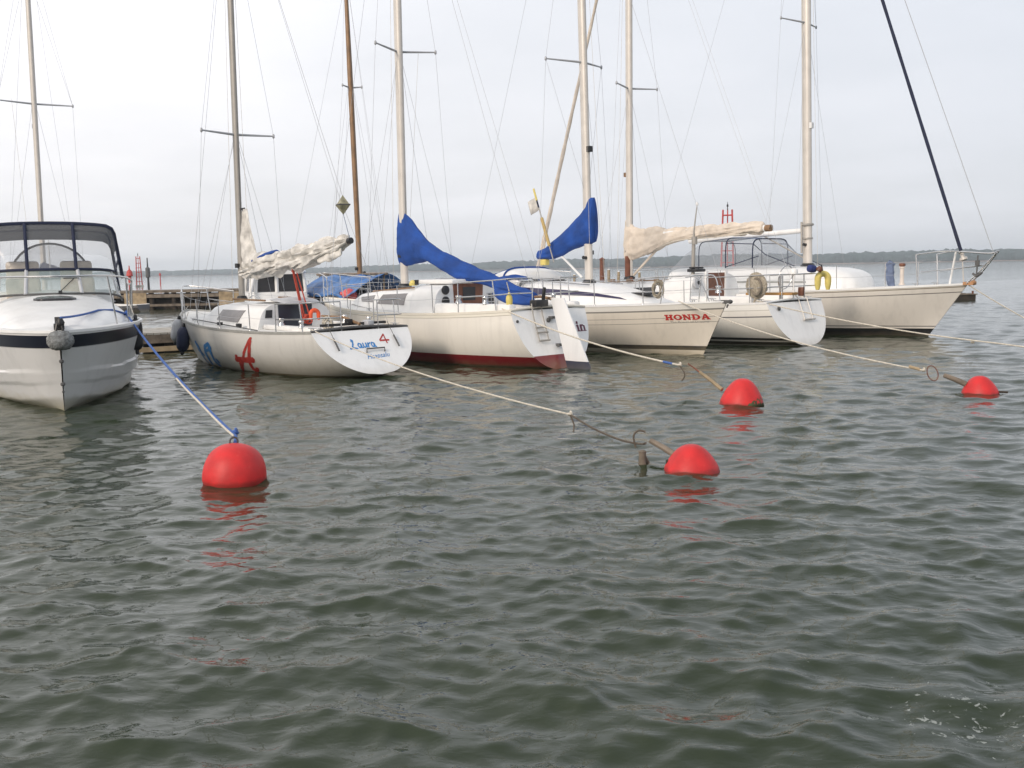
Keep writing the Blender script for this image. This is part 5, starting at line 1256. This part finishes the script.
b3, ax3 = buoy('red cone buoy with green slime patch at its foot, pole towards the red-lettered boat', (3.32, 14.35, -.01), .315, .375, (-.10, 0, 1), 2., False)
b4, ax4 = buoy('most distant red cone buoy, with steel ring on its arm', (7.10, 15.05, -.03), .27, .285, (-.12, .0, 1), .6, False)
slime = mat('green_slime', (.05, .06, .02), .7, var=.5, scale=20)
mb = MB(); rows = []
for i in range(17):
    a = rad(-120 + 95*i/16); w = .085*math.sin(PI*i/16)**.6*(1 + .25*math.sin(i*2.3)); 
    rows.append([Vector(((.320)*math.cos(a), .320*math.sin(a), -.02)), Vector(((.314 - .03*(w/.09))*math.cos(a), (.314 - .03*(w/.09))*math.sin(a), .015 + w))])
mb.grid(rows); o = mb.build('slime_patch', slime, b3); o.rotation_euler = (0, 0, -2. + .55); o.modifiers.new('thickness', 'SOLIDIFY').thickness = .006
def local(q, p):
    return Matrix.Rotation(-q.rotation_euler.z, 4, 'Z') @ (Vector(p) - q.location)
def arm(q, a, b, r, m, nm='arm'):
    mb = MB(); A, B = local(q, a), local(q, b); mb.tube([A, lerp(A, B, .5) + Vector((0, 0, .006)), B], [r, r*.9, r*.8], 9); return mb.build(nm, m, q)
# buoy 2: arm, stump and frayed chain
arm(b2, (1.62, 9.72, .13), (1.40, 10.02, .24), .035, M['timber']); arm(b2, (1.52, 9.70, .10), (1.52, 9.72, -.06), .02, M['darkwood'], 'strut')
q = thing('timber_stump', 'broken brown timber stump poking from the water beside a red cone buoy', 'stump', (1.30, 9.93, 0), .3)
mb = MB(); mb.lathe([(.04, -.3), (.042, 0), (.036, .10), (.040, .15), (.015, .165)], n=9); mb.tube([(.02, 0, .10), (.07, .02, .02)], .02, 7); mb.build('stump_wood', M['timber'], q)
arm(b3, (3.05, 14.42, .20), (2.80, 14.80, .42), .03, M['palewood']); arm(b3, (2.83, 14.76, .39), (2.66, 15.0, .53), .014, M['rust'], 'rod')
arm(b4, (6.92, 15.10, .12), (6.68, 15.35, .24), .045, M['timber']); arm(b4, (7.1, 15.0, .02), (7.45, 14.9, .015), .02, M['darkwood'], 'strut')
mb = MB(); mb.torus(local(b4, (6.52, 15.40, .27)), .12, .008, (-.1, -1, .35), 26, 6); mb.build('steel_ring', M['rust'], b4)
mb = MB(); mb.torus(local(b1, Vector(b1.location) + ax1*.39 + Vector((-.04, .05, 0))), .04, .01, (.3, -1, 0), 16, 6); mb.build('steel_ring', M['rubber'], b1)

# ================================================================== ropes
def rope(label, pts, r, m, sag=0., group='mooring ropes', knots=(), n=10, extra=()):
    q = thing('mooring_rope', label, 'rope', (0, 0, 0), 0, group)
    P = []
    for i in range(len(pts)-1):
        a, b = Vector(pts[i]), Vector(pts[i+1]); s = sag[i] if isinstance(sag, (list, tuple)) else sag
        for k in range(n): u = k/n; P.append(lerp(a, b, u) - Vector((0, 0, s*4*u*(1-u))))
    P.append(Vector(pts[-1]))
    MB().tube(P, r, 8).build('rope_line', m, q)
    for p, s in knots:
        mb = MB(); mb.torus(p, s*.6, s*.5, (.3, .5, 1), 14, 8); mb.torus(Vector(p) + Vector((.01, 0, .02)), s*.5, s*.42, (1, .2, .3), 14, 8); mb.build('knot', m, q)
    for nm, pp, rr, mm in extra: MB().tube(pp, rr, 7).build(nm, mm, q)
    return q
m0 = FM.w(7.62, .03, 1.42); m1 = FM.w(5.95, .62, 1.46); m2 = FM.w(4.95, 1.12, 1.35)
rope('blue rope from the motor cruiser bow down to the large rounded buoy', [m0, m1, FM.w(5.4, .88, 1.44), m2, (-2.86, 10.2, .34), (-2.72, 9.66, .37)], .017, M['ropeb'], [.02, .0, .0, .10, .01], knots=[(m2, .05), ((-2.90, 10.33, .36), .035)],
     extra=[('second_strand', [lerp(Vector(m2), Vector((-2.86, 10.2, .34)), lerp(.6, 1, k/10)) - Vector((.022, 0, .10*4*lerp(.6, 1, k/10)*(1-lerp(.6, 1, k/10)) + .004*math.sin(k))) for k in range(11)], .013, M['ropew'])])
pl = h_world(FL, HL.sheer(.03, 1, .16, .06))
k1 = (.66, 11.35, .33)
rope('thin white rope from the small racer transom, fraying into chain by the middle cone buoy', [pl, k1], .011, M['ropew'], .12, knots=[(k1, .03)], n=24,
     extra=[('frayed_end', [k1, (.70, 11.3, .22), (.69, 11.25, .14)], .010, M['ropedark']), ('chain', catmull([k1, (.90, 10.9, .23), (1.15, 10.5, .17), (1.32, 10.25, .17), (1.36, 10.12, .2)], 6), .012, M['ropedark']), ('hook', catmull([(1.28, 10.3, .12), (1.26, 10.32, .24), (1.31, 10.3, .30), (1.38, 10.28, .29)], 5), .011, M['ropedark'])])
pd = h_world(FD, HD.sheer(.04, 1, .12, .07))
k2 = (2.55, 15.1, .50)
rope('white rope from the red-banded sailboat stern to the buoy with green slime', [pd, k2], .015, M['ropew'], .10, knots=[(k2, .035)], n=24, extra=[('blue_whipping', [lerp(Vector(pd), Vector(k2), .93) - Vector((0, 0, .026)), lerp(Vector(pd), Vector(k2), .97) - Vector((0, 0, .012))], .019, M['ropeb']), ('loose_end', catmull([k2, (2.62, 15.05, .36), (2.58, 15.1, .26)], 4), .011, M['ropedark'])])
ph = h_world(FH, HH.sheer(.90, -1, .08, .06))
k3 = (6.40, 15.45, .31)
rope('white rope from the red-lettered bow cleat to the ring of the most distant buoy', [ph, k3], .013, M['ropew'], .14, knots=[(k3, .03)], n=24, extra=[('lashing', [lerp(Vector(ph), Vector(k3), .96), lerp(Vector(ph), Vector(k3), .99)], .024, M['palewood'])])
pe = h_world(FE, HE.sheer(.04, 1, .14, .08))
rope('white rope from the stern of the cream-covered sailboat, running out right across the water', [pe, (9.95, 20.3, .30), (12.4, 17.6, .02), (13.2, 16.8, -.3)], .015, M['ropew'], [.10, .02, .02], knots=[((9.6, 20.75, .30), .04)], n=16)
pf = FF.w(11.45, -.05, 1.36)
rope('white rope from the bowsprit roller of the large pale yacht, slanting right to the water', [pf, (14.35, 25.2, -.2)], .015, M['ropew'], .06, n=16)

# ================================================================== far shore with forest
def sh_dist(a): # distance of the shore along a bearing (radians, 0 = straight ahead, right positive)
    return lerp(2500, 1500, smooth(rad(-22), rad(14), a)) + 60*math.sin(a*23) + 25*math.sin(a*71)
mb = MB(); rows = []; n = 260
for i in range(n+1):
    a = lerp(rad(-50), rad(50), i/n); d = sh_dist(a); row = []
    for dd, z in ((-14, -1), (-4, .25), (6, 1.0), (14, 1.5), (60, 2.2), (200, 6 + 2*math.sin(a*9)), (420, 7 + 2*math.sin(a*7)), (600, -1)): row.append(Vector(((d+dd)*math.sin(a), (d+dd)*math.cos(a), z)))
    rows.append(row)
mb.grid(rows)
o = mb.build('far_shore', mat('shore_sand', (.30, .22, .18), .9, var=.3, scale=.02), None); o['kind'] = 'structure'
def crown_mesh():
    bm = bmesh.new(); bmesh.ops.create_icosphere(bm, subdivisions=2, radius=1); 
    V = np.array([v.co[:] for v in bm.verts]); Fc = [[v.index for v in f.verts] for f in bm.faces]; bm.free(); return V, np.array(Fc)
CV, CF = crown_mesh()
rs = np.random.RandomState(4); vs, fs, off = [], [], 0
for i in range(4200):
    a = rad(-48) + rad(96)*rs.rand(); a += .0; d = sh_dist(a) + 14 + 110*rs.rand()**1.5
    base = 1.5 + 4*(d - sh_dist(a))/120
    H = rs.uniform(9, 11.5) * (1.0 + .06*math.sin(a*37) + .04*math.sin(a*91 + 2)) * lerp(.75, 1.0, smooth(rad(-15), rad(5), a)); r = rs.uniform(5, 11)
    V = CV * (1 + .28*rs.rand(len(CV), 1)); V = V * np.array([r, r*.8, H*.62]); V = V + np.array([d*math.sin(a), d*math.cos(a), base + H*.45])
    vs.append(V); fs.append(CF + off); off += len(CV)
V = np.concatenate(vs); F = np.concatenate(fs)
me = bpy.data.meshes.new('forest'); me.vertices.add(len(V)); me.vertices.foreach_set('co', V.astype(np.float32).ravel())
me.loops.add(F.size); me.loops.foreach_set('vertex_index', F.astype(np.int32).ravel()); me.polygons.add(len(F)); me.polygons.foreach_set('loop_start', np.arange(0, F.size, 3, dtype=np.int32)); me.update(calc_edges=True)
o = bpy.data.objects.new('forest', me); COL.objects.link(o); me.materials.append(mat('pine_forest', (.028, .048, .044), .9, var=.45, scale=.06)); o['kind'] = 'stuff'; o['label'] = 'dark low forest along the far shore'

# ================================================================== water
def build_water():
    rmax1 = 130.; r = [0.]; x = .8
    while x < rmax1: r.append(x); x *= 1.0040
    while x < 3300: r.append(x); x *= 1.045
    r.append(3300.); r = np.array(r)
    fine = np.radians(np.linspace(-47, 47, 600)); coarse = np.radians(np.linspace(47, 313, 70)[1:-1]); th = np.concatenate([fine, coarse])
    nr, na = len(r), len(th)
    R, T = np.meshgrid(r[1:], th, indexing='ij'); X = R*np.sin(T); Y = R*np.cos(T)
    sp = np.maximum(R*.0040, np.where(np.abs(T) < rad(47.1), R*.0028, R*.066)); sp = np.where(R > rmax1, R*.05, sp)
    rs = np.random.RandomState(11); DX = np.zeros_like(X); DY = np.zeros_like(X); Z = np.zeros_like(X)
    N = 130
    for i in range(N):
        lam = min(2.2, max(.14, .37*math.exp(rs.normal(0, .72)))); k = 2*PI/lam
        ang = rs.normal(0, .78); dx, dy = math.sin(ang - .10), -math.cos(ang - .10)
        sl = .026 * (1 if lam < .75 else (.75/lam)**.9)
        a = sl/k; ph = rs.rand()*2*PI
        w = np.clip((lam/sp - 2.5)/2.5, 0, 1); w = w*w*(3-2*w)
        # gusty patches: each train swells and fades over a few metres
        g = .75 + .45*np.sin(X*rs.uniform(-.5, .5) + Y*rs.uniform(-.35, .35) + rs.rand()*6)
        p = k*(dx*X + dy*Y) + ph; s, c = np.sin(p), np.cos(p)
        Z += w*g*a*c; DX -= w*g*a*dx*s*1.15; DY -= w*g*a*dy*s*1.15
    # slow chop from a passing boat at the near right
    gx, gy = X - 2.4, Y - 4.2
    m = np.exp(-(gx*gx*.35 + gy*gy*.5))
    Z += m*.022*np.cos(7.5*(gx*.6 + gy*.9)) ; Z += m*.012*np.cos(15*(gx*.9 - gy*.5) + 1)
    V = np.stack([X + DX, Y + DY, Z], -1).reshape(-1, 3); V = np.concatenate([[[0, 0, 0]], V])
    i = np.arange(nr - 2)[:, None]*na; j = np.arange(na)[None, :]; j2 = (j + 1) % na
    Q = np.stack([1 + i + j, 1 + i + na + j, 1 + i + na + j2, 1 + i + j2], -1).reshape(-1, 4)
    tri = np.stack([np.zeros(na, int), 1 + np.arange(na), 1 + (np.arange(na)+1) % na], -1)
    me = bpy.data.meshes.new('water'); me.vertices.add(len(V)); me.vertices.foreach_set('co', V.astype(np.float32).ravel())
    li = np.concatenate([Q.ravel(), tri.ravel()]).astype(np.int32); ls = np.concatenate([np.arange(len(Q))*4, len(Q)*4 + np.arange(len(tri))*3]).astype(np.int32)
    me.loops.add(len(li)); me.loops.foreach_set('vertex_index', li); me.polygons.add(len(ls)); me.polygons.foreach_set('loop_start', ls)
    me.polygons.foreach_set('use_smooth', np.ones(len(ls), bool)); me.update(calc_edges=True); me.validate()
    if me.polygons[10].normal.z < 0: me.flip_normals()
    o = bpy.data.objects.new('water', me); COL.objects.link(o); o['kind'] = 'structure'
    m, nt, b = new_mat('murky_harbour_water'); Nn, L = nt.nodes, nt.links
    b.inputs['Roughness'].default_value = .04; b.inputs['IOR'].default_value = 1.333
    geo = Nn.new('ShaderNodeNewGeometry')
    n0 = Nn.new('ShaderNodeTexNoise'); n0.inputs['Scale'].default_value = .35; n0.inputs['Detail'].default_value = 3; L.new(geo.outputs['Position'], n0.inputs['Vector'])
    cm = Nn.new('ShaderNodeMix'); cm.data_type = 'RGBA'; cm.inputs['A'].default_value = (.020, .031, .015, 1); cm.inputs['B'].default_value = (.031, .042, .022, 1); L.new(n0.outputs['Fac'], cm.inputs['Factor'])
    # foam specks of the wake
    sub = Nn.new('ShaderNodeVectorMath'); sub.operation = 'SUBTRACT'; L.new(geo.outputs['Position'], sub.inputs[0]); sub.inputs[1].default_value = (2.02, 4.2, 0)
    sc = Nn.new('ShaderNodeVectorMath'); sc.operation = 'MULTIPLY'; L.new(sub.outputs[0], sc.inputs[0]); sc.inputs[1].default_value = (1.0, 1.15, 0)
    ln = Nn.new('ShaderNodeVectorMath'); ln.operation = 'LENGTH'; L.new(sc.outputs[0], ln.inputs[0])
    mk = Nn.new('ShaderNodeMapRange'); mk.inputs[1].default_value = .2; mk.inputs[2].default_value = .85; mk.inputs[3].default_value = .15; mk.inputs[4].default_value = 0; L.new(ln.outputs['Value'], mk.inputs[0])
    fn = Nn.new('ShaderNodeTexNoise'); fn.inputs['Distortion'].default_value = .9; fn.inputs['Scale'].default_value = 19; fn.inputs['Detail'].default_value = 6; fn.inputs['Roughness'].default_value = .65; L.new(geo.outputs['Position'], fn.inputs['Vector'])
    ad = Nn.new('ShaderNodeMath'); ad.operation = 'ADD'; L.new(fn.outputs['Fac'], ad.inputs[0]); L.new(mk.outputs[0], ad.inputs[1])
    fr = Nn.new('ShaderNodeMapRange'); fr.inputs[1].default_value = .735; fr.inputs[2].default_value = .80; L.new(ad.outputs[0], fr.inputs[0])
    cf = Nn.new('ShaderNodeMix'); cf.data_type = 'RGBA'; L.new(fr.outputs[0], cf.inputs['Factor']); L.new(cm.outputs['Result'], cf.inputs['A']); cf.inputs['B'].default_value = (.30, .32, .30, 1)
    L.new(cf.outputs['Result'], b.inputs['Base Color'])
    rr = Nn.new('ShaderNodeMapRange'); rr.inputs[3].default_value = .04; rr.inputs[4].default_value = .6; L.new(fr.outputs[0], rr.inputs[0]); L.new(rr.outputs[0], b.inputs['Roughness'])
    mp = Nn.new('ShaderNodeMapping'); mp.inputs['Scale'].default_value = (.75, 1.25, 1); L.new(geo.outputs['Position'], mp.inputs[0])
    prev = None
    for s, dist, st in ((2.2, .03, .45), (6., .018, .5), (17., .004, .4)):
        t = Nn.new('ShaderNodeTexNoise'); t.inputs['Scale'].default_value = s; t.inputs['Detail'].default_value = 3; t.inputs['Distortion'].default_value = .4; L.new(mp.outputs[0], t.inputs['Vector'])
        bp = Nn.new('ShaderNodeBump'); bp.inputs['Strength'].default_value = st; bp.inputs['Distance'].default_value = dist; L.new(t.outputs['Fac'], bp.inputs['Height'])
        if prev: L.new(prev, bp.inputs['Normal'])
        prev = bp.outputs['Normal']
    L.new(prev, b.inputs['Normal'])
    me.materials.append(m)
build_water()

# ================================================================== air, sky, sun, camera
mb = MB(); mb.box((0, 1400, 18.0), (6200, 3900, 46)); hz = mb.build('haze', None, None, smooth=False); hz['kind'] = 'stuff'; hz['label'] = 'thin humid haze over the whole bay'
m = bpy.data.materials.new('thin_haze'); m.use_nodes = True; nt = m.node_tree; nt.nodes.clear()
out = nt.nodes.new('ShaderNodeOutputMaterial'); pv = nt.nodes.new('ShaderNodeVolumePrincipled'); pv.inputs['Color'].default_value = (.86, .93, 1.0, 1); pv.inputs['Density'].default_value = .00036; pv.inputs['Anisotropy'].default_value = .2
nt.links.new(pv.outputs[0], out.inputs['Volume']); hz.data.materials.append(m)

sun_az, sun_el = rad(-143), rad(24)
sd = Vector((math.sin(sun_az)*math.cos(sun_el), math.cos(sun_az)*math.cos(sun_el), math.sin(sun_el)))
ld = bpy.data.lights.new('sun', 'SUN'); ld.energy = 2.2; ld.angle = rad(14); ld.color = (1., .86, .72)
lo = bpy.data.objects.new('sun', ld); COL.objects.link(lo); lo.rotation_euler = sd.to_track_quat('Z', 'Y').to_euler(); lo.location = (-30, -20, 40)

w = bpy.data.worlds.new('World'); SC.world = w; w.use_nodes = True; nt = w.node_tree; nt.nodes.clear(); N, L = nt.nodes, nt.links
out = N.new('ShaderNodeOutputWorld'); bg = N.new('ShaderNodeBackground'); bg.inputs['Strength'].default_value = .1; L.new(bg.outputs[0], out.inputs[0])
sky = N.new('ShaderNodeTexSky'); sky.sky_type = 'NISHITA'; sky.sun_disc = False; sky.sun_elevation = sun_el; sky.sun_rotation = sun_az; sky.dust_density = 2.5
tc = N.new('ShaderNodeTexCoord'); sp = N.new('ShaderNodeSeparateXYZ'); L.new(tc.outputs['Generated'], sp.inputs[0])
zc = N.new('ShaderNodeMath'); zc.operation = 'MAXIMUM'; L.new(sp.outputs[2], zc.inputs[0]); zc.inputs[1].default_value = 0
zp = N.new('ShaderNodeMath'); zp.operation = 'ADD'; L.new(zc.outputs[0], zp.inputs[0]); zp.inputs[1].default_value = .12
dv = N.new('ShaderNodeVectorMath'); dv.operation = 'DIVIDE'; L.new(tc.outputs['Generated'], dv.inputs[0])
cb = N.new('ShaderNodeCombineXYZ'); [L.new(zp.outputs[0], cb.inputs[i]) for i in range(3)]; L.new(cb.outputs[0], dv.inputs[1])
n1 = N.new('ShaderNodeTexNoise'); n1.inputs['Scale'].default_value = .9; n1.inputs['Detail'].default_value = 6; n1.inputs['Roughness'].default_value = .5; L.new(dv.outputs[0], n1.inputs['Vector'])
# overcast layer: brighter to the left where the sun stands, cooler to the right
el = N.new('ShaderNodeMapRange'); el.inputs[1].default_value = 0; el.inputs[2].default_value = .30; L.new(zc.outputs[0], el.inputs[0])
azm = N.new('ShaderNodeMapRange'); azm.inputs[1].default_value = -.5; azm.inputs[2].default_value = .5; L.new(sp.outputs[0], azm.inputs[0])
def mixc(f, a, b):
    n = N.new('ShaderNodeMix'); n.data_type = 'RGBA'; L.new(f, n.inputs['Factor'])
    for k, v in (('A', a), ('B', b)):
        if isinstance(v, tuple): n.inputs[k].default_value = (*v, 1)
        else: L.new(v, n.inputs[k])
    return n.outputs['Result']
hor = mixc(azm.outputs[0], (10.1, 9.95, 10.15), (8.2, 8.35, 8.85)); top = mixc(azm.outputs[0], (12.3, 12.2, 12.4), (7.7, 8.15, 8.95))
base = mixc(el.outputs[0], hor, top)
cr = N.new('ShaderNodeMapRange'); cr.inputs[1].default_value = .35; cr.inputs[2].default_value = .65; cr.inputs[3].default_value = .975; cr.inputs[4].default_value = 1.025; L.new(n1.outputs['Fac'], cr.inputs[0])
ml = N.new('ShaderNodeVectorMath'); ml.operation = 'SCALE'; L.new(base, ml.inputs[0]); L.new(cr.outputs[0], ml.inputs['Scale'])
cf = N.new('ShaderNodeMapRange'); cf.inputs[1].default_value = .3; cf.inputs[2].default_value = .7; cf.inputs[3].default_value = .88; cf.inputs[4].default_value = .98; L.new(n1.outputs['Fac'], cf.inputs[0])
mx = mixc(cf.outputs[0], sky.outputs[0], ml.outputs[0])
hi = N.new('ShaderNodeMapRange'); hi.inputs[1].default_value = .4; hi.inputs[2].default_value = .8; hi.inputs[3].default_value = 1.; hi.inputs[4].default_value = .84; L.new(zc.outputs[0], hi.inputs[0])
dk = N.new('ShaderNodeVectorMath'); dk.operation = 'SCALE'; L.new(mx, dk.inputs[0]); L.new(hi.outputs[0], dk.inputs['Scale'])
L.new(dk.outputs[0], bg.inputs['Color'])

cam = bpy.data.cameras.new('camera'); co = bpy.data.objects.new('camera', cam); COL.objects.link(co)
cam.sensor_width = 36; cam.lens = 1000/1024*36; cam.clip_end = 12000; cam.clip_start = .1
p = math.atan(.115); co.location = (0, 0, 2.0)
co.matrix_world = Matrix.Translation((0, 0, 2.0)) @ Matrix.Rotation(PI/2 - p, 4, 'X') @ Matrix.Rotation(rad(-1.11), 4, 'Z')
SC.camera = co
vs_ = SC.view_settings; vs_.view_transform = 'Standard'; vs_.look = 'None'; vs_.exposure = 0; vs_.gamma = 1
SC.cycles.volume_bounces = 2; SC.cycles.max_bounces = 8; SC.cycles.transparent_max_bounces = 16
SC.cycles.use_denoising = True
